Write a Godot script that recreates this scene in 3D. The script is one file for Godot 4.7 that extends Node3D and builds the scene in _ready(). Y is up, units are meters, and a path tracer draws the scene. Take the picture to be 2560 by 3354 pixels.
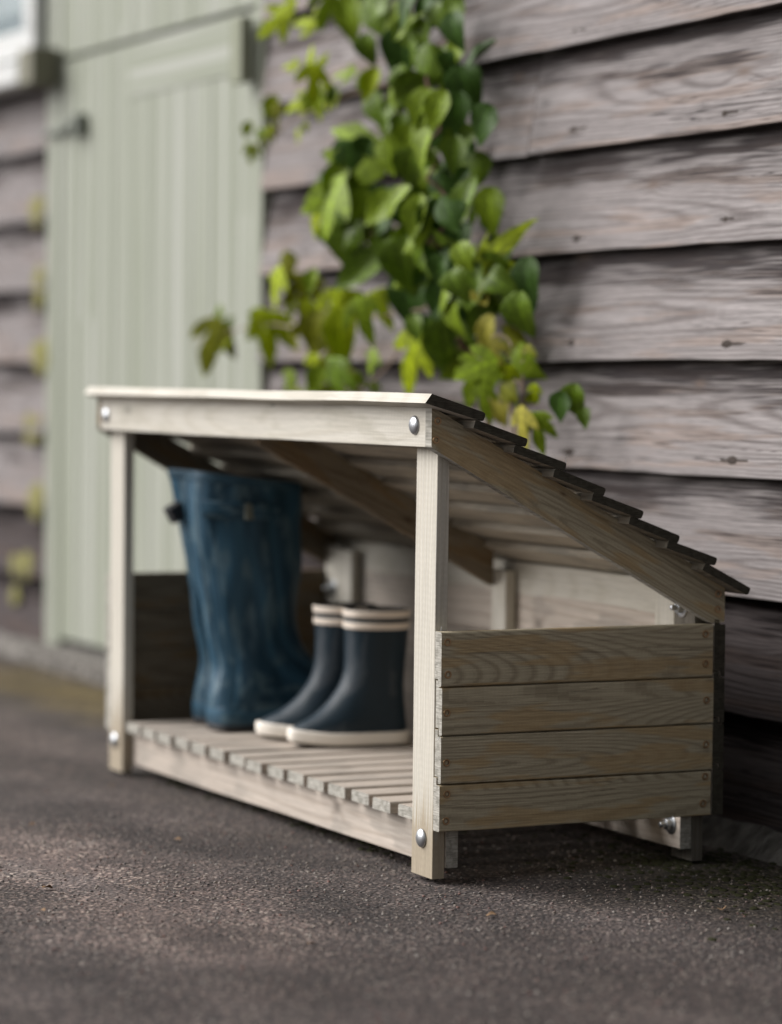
extends Node3D
# An outdoor boot store against a weatherboarded barn wall, with a climbing vine and a green door. Units are metres; x runs along the wall, z comes out of it.

const T := 0.0165          # thickness of the boards of the boot store
const W := 1.117           # width of the boot store between the outer faces of its posts
const WALL := -0.5         # plane of the lower lips of the weatherboards

var counts := {}
var mats := {}
var rng := RandomNumberGenerator.new()
var wobble := FastNoiseLite.new()
var lut := PackedByteArray()


func _ready() -> void:
	# camera: a long lens at child height, focused on the near post
	var cam := Camera3D.new()
	cam.name = "camera"
	cam.transform = Transform3D(Basis(Vector3(0.43437, 0.01014, -0.90068), Vector3(-0.04367, 0.999, -0.00981), Vector3(0.89968, 0.04359, 0.43438)), Vector3(3.2139, 0.6, 1.6129))
	cam.near = 0.05
	cam.far = 400.0
	var lens := CameraAttributesPhysical.new()
	lens.frustum_focal_length = 70.3
	lens.frustum_focus_distance = 3.56
	lens.exposure_aperture = 1.55
	cam.attributes = lens
	cam.fov = 19.38
	add_child(cam)
	# overcast sky
	var env := Environment.new()
	env.background_mode = Environment.BG_SKY
	var sky_mat := ProceduralSkyMaterial.new()
	sky_mat.sky_top_color = Color(0.86, 0.88, 0.90)
	sky_mat.sky_horizon_color = Color(0.90, 0.90, 0.89)
	sky_mat.sky_curve = 0.2
	sky_mat.ground_bottom_color = Color(0.16, 0.15, 0.13)
	sky_mat.ground_horizon_color = Color(0.30, 0.29, 0.27)
	sky_mat.sun_angle_max = 5.0
	sky_mat.sky_energy_multiplier = 1.0
	var sky := Sky.new()
	sky.sky_material = sky_mat
	env.sky = sky
	env.background_energy_multiplier = 0.11
	env.tonemap_mode = Environment.TONE_MAPPER_LINEAR
	env.tonemap_exposure = 4.1
	env.sdfgi_enabled = true
	env.ssao_enabled = true
	env.ssil_enabled = true
	var world := WorldEnvironment.new()
	world.name = "world_environment"
	world.environment = env
	add_child(world)
	# the bright part of the cloud cover, wide and soft, to the left and in front of the barn
	var sun := DirectionalLight3D.new()
	sun.name = "sun"
	sun.light_energy = 0.5
	sun.light_color = Color(1.0, 0.988, 0.982)
	sun.light_angular_distance = 55.0
	sun.shadow_enabled = true
	sun.look_at_from_position(Vector3(-2.4, 2.6, 3.0), Vector3.ZERO, Vector3.UP)
	add_child(sun)

	rng.seed = 7
	wobble.seed = 3
	wobble.frequency = 1.0
	wobble.fractal_octaves = 2
	lut.resize(1025)
	for i in 1025:
		lut[i] = int(clampf(Color(i / 1024.0, 0, 0).linear_to_srgb().r, 0, 1) * 255.0 + 0.5)
	make_materials()
	make_ground()
	make_barn_wall()
	make_door()
	make_window()
	make_store()
	make_boots()
	make_vine()
	make_litter()


# ---------------------------------------------------------------- nodes

func numbered(parent: Node, called: String) -> String:
	var key := str(parent.get_instance_id()) + called
	var n: int = counts.get(key, 0)
	counts[key] = n + 1
	return called if n == 0 else "%s_%03d" % [called, n]


func thing(called: String, label: String, category: String, at := Vector3.ZERO, group := "") -> Node3D:
	var o := Node3D.new()
	o.name = numbered(self, called)
	add_child(o, true)
	o.position = at
	tag(o, label, category, group)
	return o


func tag(o: Node, label: String, category: String, group := "") -> void:
	o.set_meta("label", label)
	o.set_meta("category", category)
	if not o.has_meta("kind"):
		o.set_meta("kind", "thing")
	if group:
		o.set_meta("group", group)


func world_of(o: Node) -> Transform3D:
	var t := Transform3D()
	while o != self and o is Node3D:
		t = (o as Node3D).transform * t
		o = o.get_parent()
	return t


func part(parent: Node, called: String, mesh: Mesh, where := Transform3D(), over: Material = null) -> MeshInstance3D:
	var o := MeshInstance3D.new()
	o.name = numbered(parent, called)
	o.mesh = mesh
	if over:
		for i in mesh.get_surface_count():
			o.set_surface_override_material(i, over)
	parent.add_child(o, true)
	o.transform = world_of(parent).affine_inverse() * where
	return o


# ---------------------------------------------------------------- meshes

func finish(m: ArrayMesh, v: PackedVector3Array, n: PackedVector3Array, uv: PackedVector2Array, ix: PackedInt32Array, mat: Material, col := PackedColorArray()) -> ArrayMesh:
	var a := []
	a.resize(Mesh.ARRAY_MAX)
	a[Mesh.ARRAY_VERTEX] = v
	a[Mesh.ARRAY_NORMAL] = n
	a[Mesh.ARRAY_TEX_UV] = uv
	a[Mesh.ARRAY_INDEX] = ix
	if col.size():
		a[Mesh.ARRAY_COLOR] = col
	m.add_surface_from_arrays(Mesh.PRIMITIVE_TRIANGLES, a)
	m.surface_set_material(m.get_surface_count() - 1, mat)
	return m


func rounded(poly: PackedVector2Array, r: float, steps := 3, only := []) -> PackedVector2Array:
	var out := PackedVector2Array()
	var k := poly.size()
	for i in k:
		if only.size() and not i in only:
			out.append(poly[i])
			continue
		var p := poly[i]
		var a := (poly[(i + k - 1) % k] - p)
		var b := (poly[(i + 1) % k] - p)
		var d := minf(r, minf(a.length(), b.length()) * 0.45)
		var pa := p + a.normalized() * d
		var pb := p + b.normalized() * d
		for s in steps + 1:
			var t := float(s) / steps
			out.append(pa.lerp(p, t).lerp(p.lerp(pb, t), t))
	return out


func rect(y0: float, y1: float, z0: float, z1: float, r := 0.0015) -> PackedVector2Array:
	return rounded(PackedVector2Array([Vector2(y0, z0), Vector2(y1, z0), Vector2(y1, z1), Vector2(y0, z1)]), r, 2)


# A profile in (y, z) drawn out along x from 0 to length. Sides take the first material, ends the second.
func board(prof: PackedVector2Array, length: float, segs: int, side: Material, ends: Material, size: Vector2, shift := Vector2.ZERO, rough := 0.0, sag := 0.0, flip := false, cap_dir := Vector2.ZERO) -> ArrayMesh:
	var k := prof.size()
	var area := 0.0
	for i in k:
		area += prof[i].cross(prof[(i + 1) % k])
	var s := 1.0 if area > 0 else -1.0
	var v := PackedVector3Array()
	var n := PackedVector3Array()
	var uv := PackedVector2Array()
	var ix := PackedInt32Array()
	var en := PackedVector2Array()
	for i in k:
		var e := prof[(i + 1) % k] - prof[i]
		en.append(Vector2(e.y, -e.x).normalized() * s)
	var seedy := rng.randf() * 100.0
	var along := 0.0
	var rings := []
	for j in segs + 1:
		var ring := PackedVector2Array()
		var x := length * j / segs
		var low := wobble.get_noise_2d(x * 1.3 + seedy, 5.0) * sag
		for i in k:
			var w := Vector2(wobble.get_noise_2d(x * 9.0 + seedy, prof[i].x * 40.0), wobble.get_noise_2d(x * 9.0 + seedy, prof[i].y * 40.0 + 50.0)) * rough
			ring.append(prof[i] + w + Vector2(low, 0))
		rings.append(ring)
	for i in k:
		var i2 := (i + 1) % k
		var e := prof[i].distance_to(prof[i2])
		var ep := prof[i].distance_to(prof[(i + k - 1) % k])
		var ex := prof[i2].distance_to(prof[(i + 2) % k])
		var n0 := en[i]
		var n1 := en[i]
		var before := en[(i + k - 1) % k]
		var after := en[i2]
		if before.dot(en[i]) > 0.6:
			n0 = (before * ep * ep + en[i] * e * e).normalized()
		if after.dot(en[i]) > 0.6:
			n1 = (after * ex * ex + en[i] * e * e).normalized()
		var base := v.size()
		for j in segs + 1:
			var x := length * j / segs
			var u := x / size.x
			if flip:
				u = 1.0 - u
			var p0: Vector2 = rings[j][i]
			var p1: Vector2 = rings[j][i2]
			v.append(Vector3(x, p0.x, p0.y))
			v.append(Vector3(x, p1.x, p1.y))
			n.append(Vector3(0, n0.x, n0.y))
			n.append(Vector3(0, n1.x, n1.y))
			uv.append(Vector2(u, along / size.y) + shift)
			uv.append(Vector2(u, (along + e) / size.y) + shift)
			if j < segs:
				var a := base + j * 2
				if s < 0:
					ix.append_array([a, a + 1, a + 2, a + 1, a + 3, a + 2])
				else:
					ix.append_array([a, a + 2, a + 1, a + 1, a + 2, a + 3])
		along += e
	var m := finish(ArrayMesh.new(), v, n, uv, ix, side)
	v = PackedVector3Array()
	n = PackedVector3Array()
	uv = PackedVector2Array()
	ix = PackedInt32Array()
	for end in 2:
		var ring: PackedVector2Array = rings[segs * end]
		var tris := Geometry2D.triangulate_polygon(ring)
		var base := v.size()
		for p in ring:
			v.append(Vector3(length * end, p.x, p.y))
			n.append(Vector3(1.0 if end else -1.0, 0, 0))
			if cap_dir == Vector2.ZERO:
				uv.append(Vector2(p.y / 0.12, p.x / 0.12) + shift * 3.7)
			else:
				uv.append(Vector2(p.dot(cap_dir) / size.x, p.dot(cap_dir.orthogonal()) / size.y) + shift)
		for t in range(0, tris.size(), 3):
			var a := ring[tris[t]]
			var c := (ring[tris[t + 1]] - a).cross(ring[tris[t + 2]] - a)
			var keep := (c < 0) == (end == 1)
			ix.append_array([base + tris[t], base + tris[t + 1 if keep else t + 2], base + tris[t + 2 if keep else t + 1]])
	if ix.is_empty():
		return m
	return finish(m, v, n, uv, ix, ends)


# A grid of points as a smooth surface; closed joins the last column to the first.
func grid(rows: Array, closed: bool, mat: Material, size := Vector2(1, 1), into: ArrayMesh = null, outward := 1.0) -> ArrayMesh:
	var h := rows.size()
	var w: int = rows[0].size()
	var v := PackedVector3Array()
	var n := PackedVector3Array()
	var uv := PackedVector2Array()
	var ix := PackedInt32Array()
	var cols := w + 1 if closed else w
	for j in h:
		for i in cols:
			var c := i % w
			var p: Vector3 = rows[j][c]
			var l: Vector3 = rows[j][(c + w - 1) % w if closed else maxi(c - 1, 0)]
			var r: Vector3 = rows[j][(c + 1) % w if closed else mini(c + 1, w - 1)]
			var d: Vector3 = rows[maxi(j - 1, 0)][c]
			var u: Vector3 = rows[mini(j + 1, h - 1)][c]
			var nn := (u - d).cross(r - l) * outward
			v.append(p)
			n.append(nn.normalized() if nn.length() > 1e-12 else Vector3.UP)
			var q := Vector2(float(i) / (cols - 1) * absf(size.x), float(j) / (h - 1) * size.y)
			uv.append(Vector2(q.y, q.x) if size.x < 0.0 else q)
			if j < h - 1 and i < cols - 1:
				var a := j * cols + i
				if outward > 0:
					ix.append_array([a, a + 1, a + cols, a + 1, a + cols + 1, a + cols])
				else:
					ix.append_array([a, a + cols, a + 1, a + 1, a + cols, a + cols + 1])
	return finish(into if into else ArrayMesh.new(), v, n, uv, ix, mat)


# A turned shape about the y axis: pairs of (radius, height), from the bottom up.
func lathe(prof: PackedVector2Array, sides: int, mat: Material, into: ArrayMesh = null) -> ArrayMesh:
	var rows := []
	for p in prof:
		var ring := PackedVector3Array()
		for i in sides:
			var a := TAU * i / sides
			ring.append(Vector3(cos(a) * p.x, p.y, sin(a) * p.x))
		rows.append(ring)
	return grid(rows, true, mat, Vector2(1, 1), into, 1.0)


func tube(points: Array, radii: Array, sides: int, mat: Material) -> ArrayMesh:
	var rows := []
	for i in points.size():
		var p: Vector3 = points[i]
		var d: Vector3 = (points[mini(i + 1, points.size() - 1)] - points[maxi(i - 1, 0)])
		d = d.normalized()
		var a := d.cross(Vector3(0.31, 0.2, 0.93)).normalized()
		var b := d.cross(a)
		var ring := PackedVector3Array()
		for s in sides:
			var t := TAU * s / sides
			ring.append(p + (a * cos(t) + b * sin(t)) * float(radii[i]))
		rows.append(ring)
	return grid(rows, true, mat, Vector2(1, points.size() * 0.5), null, -1.0)


func smooth_path(points: Array, each: int) -> Array:
	var out := []
	for i in points.size() - 1:
		for s in each:
			var p: Vector3 = points[i]
			out.append(p.cubic_interpolate(points[i + 1], points[maxi(i - 1, 0)], points[mini(i + 2, points.size() - 1)], float(s) / each))
	out.append(points[-1])
	return out


func box_mesh(size: Vector3, mat: Material, r := 0.002) -> ArrayMesh:
	return board(rounded(rect(-size.y / 2, size.y / 2, -size.z / 2, size.z / 2, r), 0.0, 1), size.x, 1, mat, mat, Vector2(1, 1), Vector2(rng.randf(), rng.randf()))


# ---------------------------------------------------------------- textures

func layer(w: int, h: int, seed_: int, freq: float, stretch: int, octaves := 3) -> PackedByteArray:
	var f := FastNoiseLite.new()
	f.seed = seed_
	f.noise_type = FastNoiseLite.TYPE_SIMPLEX_SMOOTH
	f.frequency = freq
	f.fractal_octaves = octaves
	var im := f.get_image(maxi(w / stretch, 4), h)
	im.convert(Image.FORMAT_L8)
	im.resize(w, h, Image.INTERPOLATE_CUBIC)
	return im.get_data()


# Sawn or planed softwood. Returns [colour texture, height texture].
func wood(w: int, h: int, seed_: int, o: Dictionary) -> Array:
	var warp := layer(w, h, seed_, 0.006, 10, 2)
	var fib := layer(w, h, seed_ + 1, 0.22, 40, 2)
	var fine := layer(w, h, seed_ + 2, 0.42, 14, 2)
	var stain := layer(w, h, seed_ + 3, o.get("stain_freq", 0.02), o.get("stain_stretch", 3), 4)
	var crack := layer(w, h, seed_ + 4, 0.05, 40, 2)
	var spot := layer(w, h, seed_ + 5, 0.09, 2, 2)
	var disp := PackedFloat32Array()
	disp.resize(w * h)
	var dark := PackedFloat32Array()
	dark.resize(w * h)
	var r := RandomNumberGenerator.new()
	r.seed = seed_
	for k in int(o.get("knots", 0)):
		var kx := r.randi_range(40, w - 40)
		var ky := r.randi_range(8, h - 8)
		var kr: float = r.randf_range(0.6, 1.3) * o.get("knot_size", 12.0)
		for y in range(maxi(0, ky - int(kr * 4)), mini(h, ky + int(kr * 4))):
			for x in range(maxi(0, kx - int(kr * 9)), mini(w, kx + int(kr * 9))):
				var dx := (x - kx) / 1.9
				var dy := float(y - ky)
				var q := (dx * dx + dy * dy) / (kr * kr)
				disp[y * w + x] += signf(dy) * kr * 1.5 * exp(-q * 0.33) * (1.0 - exp(-absf(dy) * 0.3))
				dark[y * w + x] = maxf(dark[y * w + x], exp(-q * 1.5))
	var early: Color = o.early
	var late: Color = o.late
	var stain_c: Color = o.get("stain", early)
	var dark_c: Color = o.get("dark", late * 0.3)
	var knot_c: Color = o.get("knot", late * 0.4)
	var ring_gap: float = o.get("ring", 9.0)
	var wa: float = o.get("warp", 60.0)
	var fs: float = o.get("fibre", 0.35)
	var fs2: float = o.get("fine", 0.2)
	var s0: float = o.get("stain_at", 2.0)
	var sm: float = o.get("stain_most", 0.8)
	var cs: float = o.get("crack", 0.0)
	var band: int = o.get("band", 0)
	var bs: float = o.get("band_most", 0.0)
	var saw: float = o.get("saw", 0.0)
	var foot: float = o.get("foot", 0.0)
	var plank: int = o.get("plank", 0)
	var reach: float = o.get("reach", 160.0)
	var foot_c := Color(0.29, 0.235, 0.16)
	var sharp := PackedFloat32Array()
	for i in 256:
		sharp.append(pow(0.5 + 0.5 * sin(TAU * i / 256.0), 2.2) * 0.75 + 0.25 * pow(i / 255.0, 2.0))
	var rgb := PackedByteArray()
	rgb.resize(w * h * 3)
	var hgt := PackedByteArray()
	hgt.resize(w * h)
	for y in h:
		var yc := 0
		var tilt := 0.0
		if plank > 0:
			var row := y / plank
			yc = mini(row * plank + plank / 2, h - 1)
			tilt = sin(row * 12.9 + seed_) * plank * 0.35
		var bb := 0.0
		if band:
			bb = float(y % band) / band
		for x in w:
			var i := y * w + x
			var f := fib[i] / 255.0 - 0.5
			var f2 := fine[i] / 255.0 - 0.5
			var rv := (y + (warp[i] / 255.0 - 0.5) * wa + disp[i]) / ring_gap
			if plank > 0:
				var deep := 6.0 + reach * warp[yc * w + x] / 255.0
				var off := y - yc + tilt + disp[i] + (warp[i] / 255.0 - 0.5) * wa
				rv = sqrt(off * off + deep * deep) / ring_gap
			var s := sharp[int((rv + 40.0) * 256.0) & 255]
			var b := 1.0 + f * fs + f2 * fs2
			if saw > 0.0:
				b += saw * sin(x * 0.9 + f * 6.0) * (0.4 + f2)
			var cr := early.r + (late.r - early.r) * s
			var cg := early.g + (late.g - early.g) * s
			var cb := early.b + (late.b - early.b) * s
			var st := clampf((stain[i] / 255.0 - s0) * 7.0, 0.0, 1.0) * sm
			cr += (stain_c.r - cr) * st
			cg += (stain_c.g - cg) * st
			cb += (stain_c.b - cb) * st
			if foot > 0.0:
				var ft := clampf((1.0 - x / foot) * 2.2 + f * 2.0 + (stain[i] / 255.0 - 0.5) * 1.5, 0.0, 1.0) * 0.8
				cr += (foot_c.r - cr) * ft
				cg += (foot_c.g - cg) * ft
				cb += (foot_c.b - cb) * ft
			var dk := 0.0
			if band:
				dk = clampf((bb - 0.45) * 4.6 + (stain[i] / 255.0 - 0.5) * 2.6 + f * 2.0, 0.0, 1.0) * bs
			var ck := 0.0
			if cs > 0.0:
				ck = clampf(1.0 - absf(crack[i] / 255.0 - 0.47) * 42.0, 0.0, 1.0) * clampf((warp[i] / 255.0 - 0.42) * 5.0, 0.0, 1.0) * cs
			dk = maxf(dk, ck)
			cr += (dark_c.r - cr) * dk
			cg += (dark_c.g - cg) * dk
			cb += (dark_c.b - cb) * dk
			var kn := dark[i] * 0.85
			cr += (knot_c.r - cr) * kn
			cg += (knot_c.g - cg) * kn
			cb += (knot_c.b - cb) * kn
			var at := i * 3
			rgb[at] = lut[clampi(int(cr * b * 1024.0), 0, 1024)]
			rgb[at + 1] = lut[clampi(int(cg * b * 1024.0), 0, 1024)]
			rgb[at + 2] = lut[clampi(int(cb * b * 1024.0), 0, 1024)]
			hgt[i] = clampi(int(120.0 + s * 55.0 + f * 90.0 + f2 * 50.0 - ck * 90.0 - kn * 30.0), 0, 255)
	return [ImageTexture.create_from_image(Image.create_from_data(w, h, false, Image.FORMAT_RGB8, rgb)), ImageTexture.create_from_image(Image.create_from_data(w, h, false, Image.FORMAT_L8, hgt))]


func wood_mat(called: String, t: Array, rough: float, relief: float, tint := Color.WHITE) -> StandardMaterial3D:
	var m := StandardMaterial3D.new()
	m.resource_name = called
	m.albedo_color = tint
	m.albedo_texture = t[0]
	m.heightmap_enabled = relief > 0.0
	if relief > 0.0:
		m.heightmap_texture = t[1]
		m.heightmap_scale = relief
	m.roughness = rough
	m.metallic_specular = 0.35
	mats[called] = m
	return m


func plain(called: String, c: Color, rough: float, metal := 0.0, spec := 0.5) -> StandardMaterial3D:
	var m := StandardMaterial3D.new()
	m.resource_name = called
	m.albedo_color = c.linear_to_srgb()
	m.roughness = rough
	m.metallic = metal
	m.metallic_specular = spec
	mats[called] = m
	return m


func ramp(seed_: int, freq: float, size: int, stops: Array, colors: Array, cell := false, octaves := 4) -> NoiseTexture2D:
	var f := FastNoiseLite.new()
	f.seed = seed_
	f.frequency = freq
	f.fractal_octaves = octaves
	if cell:
		f.noise_type = FastNoiseLite.TYPE_CELLULAR
		f.fractal_type = FastNoiseLite.FRACTAL_NONE
		f.cellular_return_type = FastNoiseLite.RETURN_CELL_VALUE
	else:
		f.noise_type = FastNoiseLite.TYPE_SIMPLEX_SMOOTH
	var g := Gradient.new()
	g.offsets = PackedFloat32Array(stops)
	var cc := PackedColorArray()
	for c in colors:
		cc.append((c as Color).linear_to_srgb())
	g.colors = cc
	var t := NoiseTexture2D.new()
	t.noise = f
	t.width = size
	t.height = size
	t.seamless = true
	t.seamless_blend_skirt = 0.12
	t.color_ramp = g
	return t


func make_materials() -> void:
	var pale := wood(1024, 384, 11, {"plank": 60, "reach": 120.0, "early": Color(0.53, 0.505, 0.445), "late": Color(0.455, 0.425, 0.36), "ring": 7.0, "warp": 8.0, "fibre": 0.20, "fine": 0.16, "saw": 0.05, "knots": 3, "knot_size": 7.0, "stain": Color(0.44, 0.415, 0.35), "stain_at": 0.58, "stain_most": 0.7, "crack": 0.25, "dark": Color(0.16, 0.13, 0.1)})
	var post := wood(1024, 384, 13, {"early": Color(0.53, 0.505, 0.445), "late": Color(0.455, 0.42, 0.35), "ring": 9.0, "warp": 30.0, "fibre": 0.22, "fine": 0.18, "saw": 0.06, "knots": 2, "knot_size": 5.0, "crack": 0.2, "foot": 85.0})
	var drab := wood(1024, 512, 23, {"early": Color(0.46, 0.405, 0.29), "late": Color(0.26, 0.22, 0.15), "plank": 86, "reach": 130.0, "ring": 5.0, "warp": 10.0, "fibre": 0.30, "fine": 0.35, "saw": 0.06, "knots": 5, "knot_size": 7.0, "stain": Color(0.41, 0.29, 0.145), "stain_at": 0.56, "stain_stretch": 5, "stain_freq": 0.016, "stain_most": 0.65, "crack": 0.6, "dark": Color(0.10, 0.08, 0.055), "knot": Color(0.15, 0.10, 0.06)})
	var decking := wood(1024, 256, 37, {"early": Color(0.47, 0.415, 0.36), "late": Color(0.36, 0.305, 0.255), "ring": 8.0, "warp": 50.0, "fibre": 0.3, "fine": 0.2, "saw": 0.04, "stain": Color(0.30, 0.27, 0.235), "stain_at": 0.55, "stain_most": 0.6, "knots": 2, "knot_size": 6.0})
	var roofing := wood(1024, 256, 41, {"early": Color(0.42, 0.38, 0.315), "late": Color(0.30, 0.265, 0.21), "ring": 9.0, "warp": 60.0, "fibre": 0.4, "fine": 0.3, "crack": 0.6, "stain": Color(0.25, 0.235, 0.2), "stain_at": 0.5, "stain_most": 0.6, "knots": 4, "knot_size": 7.0})
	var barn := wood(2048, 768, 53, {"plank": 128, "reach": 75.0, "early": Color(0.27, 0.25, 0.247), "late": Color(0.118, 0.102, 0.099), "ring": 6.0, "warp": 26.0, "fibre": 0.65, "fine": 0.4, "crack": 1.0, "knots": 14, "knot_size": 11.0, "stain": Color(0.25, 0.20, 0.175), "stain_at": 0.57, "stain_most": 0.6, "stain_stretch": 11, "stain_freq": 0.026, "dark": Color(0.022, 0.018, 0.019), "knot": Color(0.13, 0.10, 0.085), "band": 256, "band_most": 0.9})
	var cut := wood(256, 256, 67, {"early": Color(0.40, 0.385, 0.345), "late": Color(0.27, 0.255, 0.22), "ring": 12.0, "warp": 260.0, "fibre": 0.3, "fine": 0.7, "stain": Color(0.24, 0.23, 0.2), "stain_at": 0.5, "stain_stretch": 1, "stain_freq": 0.03})
	wood_mat("pale_timber", pale, 0.72, 0.06)
	wood_mat("post_timber", post, 0.72, 0.06)
	wood_mat("drab_timber", drab, 0.7, 0.09)
	wood_mat("shaded_drab_timber", drab, 0.75, 0.09, Color(0.68, 0.66, 0.66))  # drab timber darkened: the shade under the roof is put into its colour
	wood_mat("deck_timber", decking, 0.75, 0.06)
	wood_mat("roof_timber", roofing, 0.8, 0.1)
	wood_mat("shaded_post_timber", roofing, 0.8, 0.1, Color(0.6, 0.6, 0.6))  # darkened copy for the near rear post, its shade painted into the colour
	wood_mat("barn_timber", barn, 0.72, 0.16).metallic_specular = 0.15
	wood_mat("dark_barn_timber", barn, 0.75, 0.16, Color(0.62, 0.6, 0.6)).metallic_specular = 0.15  # darker tint of the barn boards, for the lowest courses
	wood_mat("cut_timber", cut, 0.9, 0.08)
	wood_mat("dark_cut_timber", cut, 0.9, 0.08, Color(0.42, 0.41, 0.38))
	var paint := wood(512, 512, 71, {"early": Color(0.295, 0.315, 0.25), "late": Color(0.265, 0.285, 0.225), "ring": 16.0, "warp": 60.0, "fibre": 0.10, "fine": 0.05, "stain": Color(0.42, 0.43, 0.39), "stain_at": 0.52, "stain_most": 0.75, "stain_stretch": 16, "stain_freq": 0.03})
	wood_mat("sage_paint", paint, 0.33, 0.03)
	mats.sage_paint.metallic_specular = 0.5
	plain("white_paint", Color(0.62, 0.63, 0.62), 0.35)
	plain("olive_paint", Color(0.16, 0.155, 0.11), 0.7)
	plain("stop_paint", Color(0.20, 0.215, 0.145), 0.5)
	plain("iron", Color(0.14, 0.155, 0.13), 0.6, 0.1)
	plain("zinc", Color(0.48, 0.50, 0.52), 0.40, 1.0)
	plain("brass", Color(0.46, 0.31, 0.18), 0.4, 1.0)
	plain("recess", Color(0.03, 0.02, 0.015), 0.9)
	var glass := plain("window_glass", Color(0.55, 0.6, 0.62), 0.04)
	glass.albedo_color = Color(0.75, 0.82, 0.84, 0.25)
	glass.transparency = BaseMaterial3D.TRANSPARENCY_ALPHA
	plain("room_dark", Color(0.10, 0.10, 0.10), 0.9)
	var con := plain("concrete", Color.WHITE, 0.92)
	con.albedo_texture = ramp(5, 0.03, 256, [0.2, 0.5, 0.8], [Color(0.06, 0.055, 0.045), Color(0.12, 0.11, 0.098), Color(0.21, 0.195, 0.175)])
	con.uv1_triplanar = true
	con.uv1_world_triplanar = true
	con.uv1_scale = Vector3(4, 4, 4)
	con.heightmap_enabled = true
	con.heightmap_texture = ramp(6, 0.08, 256, [0.0, 1.0], [Color.BLACK, Color.WHITE])
	con.heightmap_scale = 0.5
	# worn asphalt: pale and dark grit in a dark binder
	var g := StandardMaterial3D.new()
	g.resource_name = "asphalt"
	g.albedo_texture = ramp(91, 0.17, 1024, [0.0, 0.3, 0.55, 0.75, 0.88, 0.96, 1.0], [Color(0.056, 0.047, 0.046), Color(0.099, 0.082, 0.080), Color(0.150, 0.122, 0.116), Color(0.21, 0.168, 0.156), Color(0.31, 0.24, 0.215), Color(0.44, 0.36, 0.32), Color(0.62, 0.56, 0.50)], true)
	g.uv1_scale = Vector3(1.45, 1.45, 1)
	g.detail_enabled = true
	g.detail_blend_mode = BaseMaterial3D.BLEND_MODE_MUL
	g.detail_uv_layer = BaseMaterial3D.DETAIL_UV_2
	g.detail_albedo = ramp(95, 0.012, 512, [0.2, 0.45, 0.6, 0.85], [Color(0.70, 0.69, 0.68), Color(0.83, 0.82, 0.81), Color(0.9, 0.89, 0.88), Color(1, 1, 1)], false, 5)
	g.uv2_scale = Vector3(0.61, 0.61, 1)
	g.vertex_color_use_as_albedo = true
	g.roughness = 0.8
	g.metallic_specular = 0.4
	g.heightmap_enabled = true
	var hn := FastNoiseLite.new()
	hn.seed = 91
	hn.noise_type = FastNoiseLite.TYPE_CELLULAR
	hn.fractal_type = FastNoiseLite.FRACTAL_NONE
	hn.frequency = 0.13
	hn.cellular_return_type = FastNoiseLite.RETURN_DISTANCE
	var ht := NoiseTexture2D.new()
	ht.noise = hn
	ht.width = 1024
	ht.height = 1024
	ht.seamless = true
	ht.invert = true
	g.heightmap_texture = ht
	g.heightmap_scale = 0.22
	mats["asphalt"] = g
	for k in 5:
		plain("grit_%d" % k, [Color(0.20, 0.17, 0.145), Color(0.14, 0.10, 0.09), Color(0.07, 0.063, 0.06), Color(0.27, 0.245, 0.22), Color(0.16, 0.085, 0.07)][k], 0.8)
	var moss := plain("moss", Color(0.19, 0.18, 0.055), 0.95)
	moss.backlight_enabled = true
	moss.backlight = Color(0.15, 0.15, 0.02)
	var ground_moss := plain("dark_moss", Color(0.028, 0.029, 0.014), 0.95)
	ground_moss.metallic_specular = 0.2
	# rubber
	var rub := wood(512, 512, 83, {"early": Color(0.010, 0.036, 0.060), "late": Color(0.034, 0.100, 0.158), "ring": 40.0, "warp": 160.0, "fibre": 0.5, "fine": 0.15, "stain": Color(0.085, 0.14, 0.17), "stain_at": 0.55, "stain_most": 0.6, "stain_stretch": 3, "stain_freq": 0.03, "crack": 0.4, "dark": Color(0.13, 0.15, 0.15)})
	var br := wood_mat("worn_blue_rubber", rub, 0.55, 0.0)
	br.metallic_specular = 0.36
	var navy := wood(256, 256, 87, {"early": Color(0.006, 0.018, 0.028), "late": Color(0.008, 0.022, 0.034), "ring": 60.0, "warp": 90.0, "fibre": 0.25, "fine": 0.2, "stain": Color(0.045, 0.055, 0.065), "stain_at": 0.60, "stain_most": 0.6, "stain_stretch": 3})
	var nr := wood_mat("navy_rubber", navy, 0.5, 0.0)
	nr.metallic_specular = 0.4
	plain("cream_rubber", Color(0.76, 0.67, 0.57), 0.55)
	plain("white_rubber", Color(0.84, 0.79, 0.71), 0.5)
	plain("black_rubber", Color(0.018, 0.018, 0.02), 0.7)
	plain("boot_lining", Color(0.05, 0.045, 0.04), 0.95)
	# leaves
	var veins := leaf_picture()
	var tones := [Color(0.066, 0.150, 0.016), Color(0.175, 0.290, 0.014), Color(0.31, 0.45, 0.022), Color(0.48, 0.60, 0.010), Color(0.50, 0.46, 0.07), Color(0.27, 0.29, 0.015)]
	for k in 6:
		var m := StandardMaterial3D.new()
		m.resource_name = "leaf_tone"
		m.albedo_texture = veins
		m.albedo_color = (tones[k] as Color).linear_to_srgb()
		m.roughness = [0.5, 0.46, 0.5, 0.6, 0.6, 0.6][k]
		m.metallic_specular = [0.3, 0.34, 0.3, 0.26, 0.26, 0.26][k]
		m.backlight_enabled = true
		m.backlight = Color(0.44, 0.5, 0.12) if k > 1 else Color(0.22, 0.28, 0.06)
		mats["leaf_%d" % k] = m
	plain("vine_bark", Color(0.10, 0.045, 0.032), 0.85)
	plain("dry_stalk", Color(0.26, 0.19, 0.14), 0.85)
	plain("dry_leaf", Color(0.20, 0.12, 0.06), 0.8)


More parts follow.
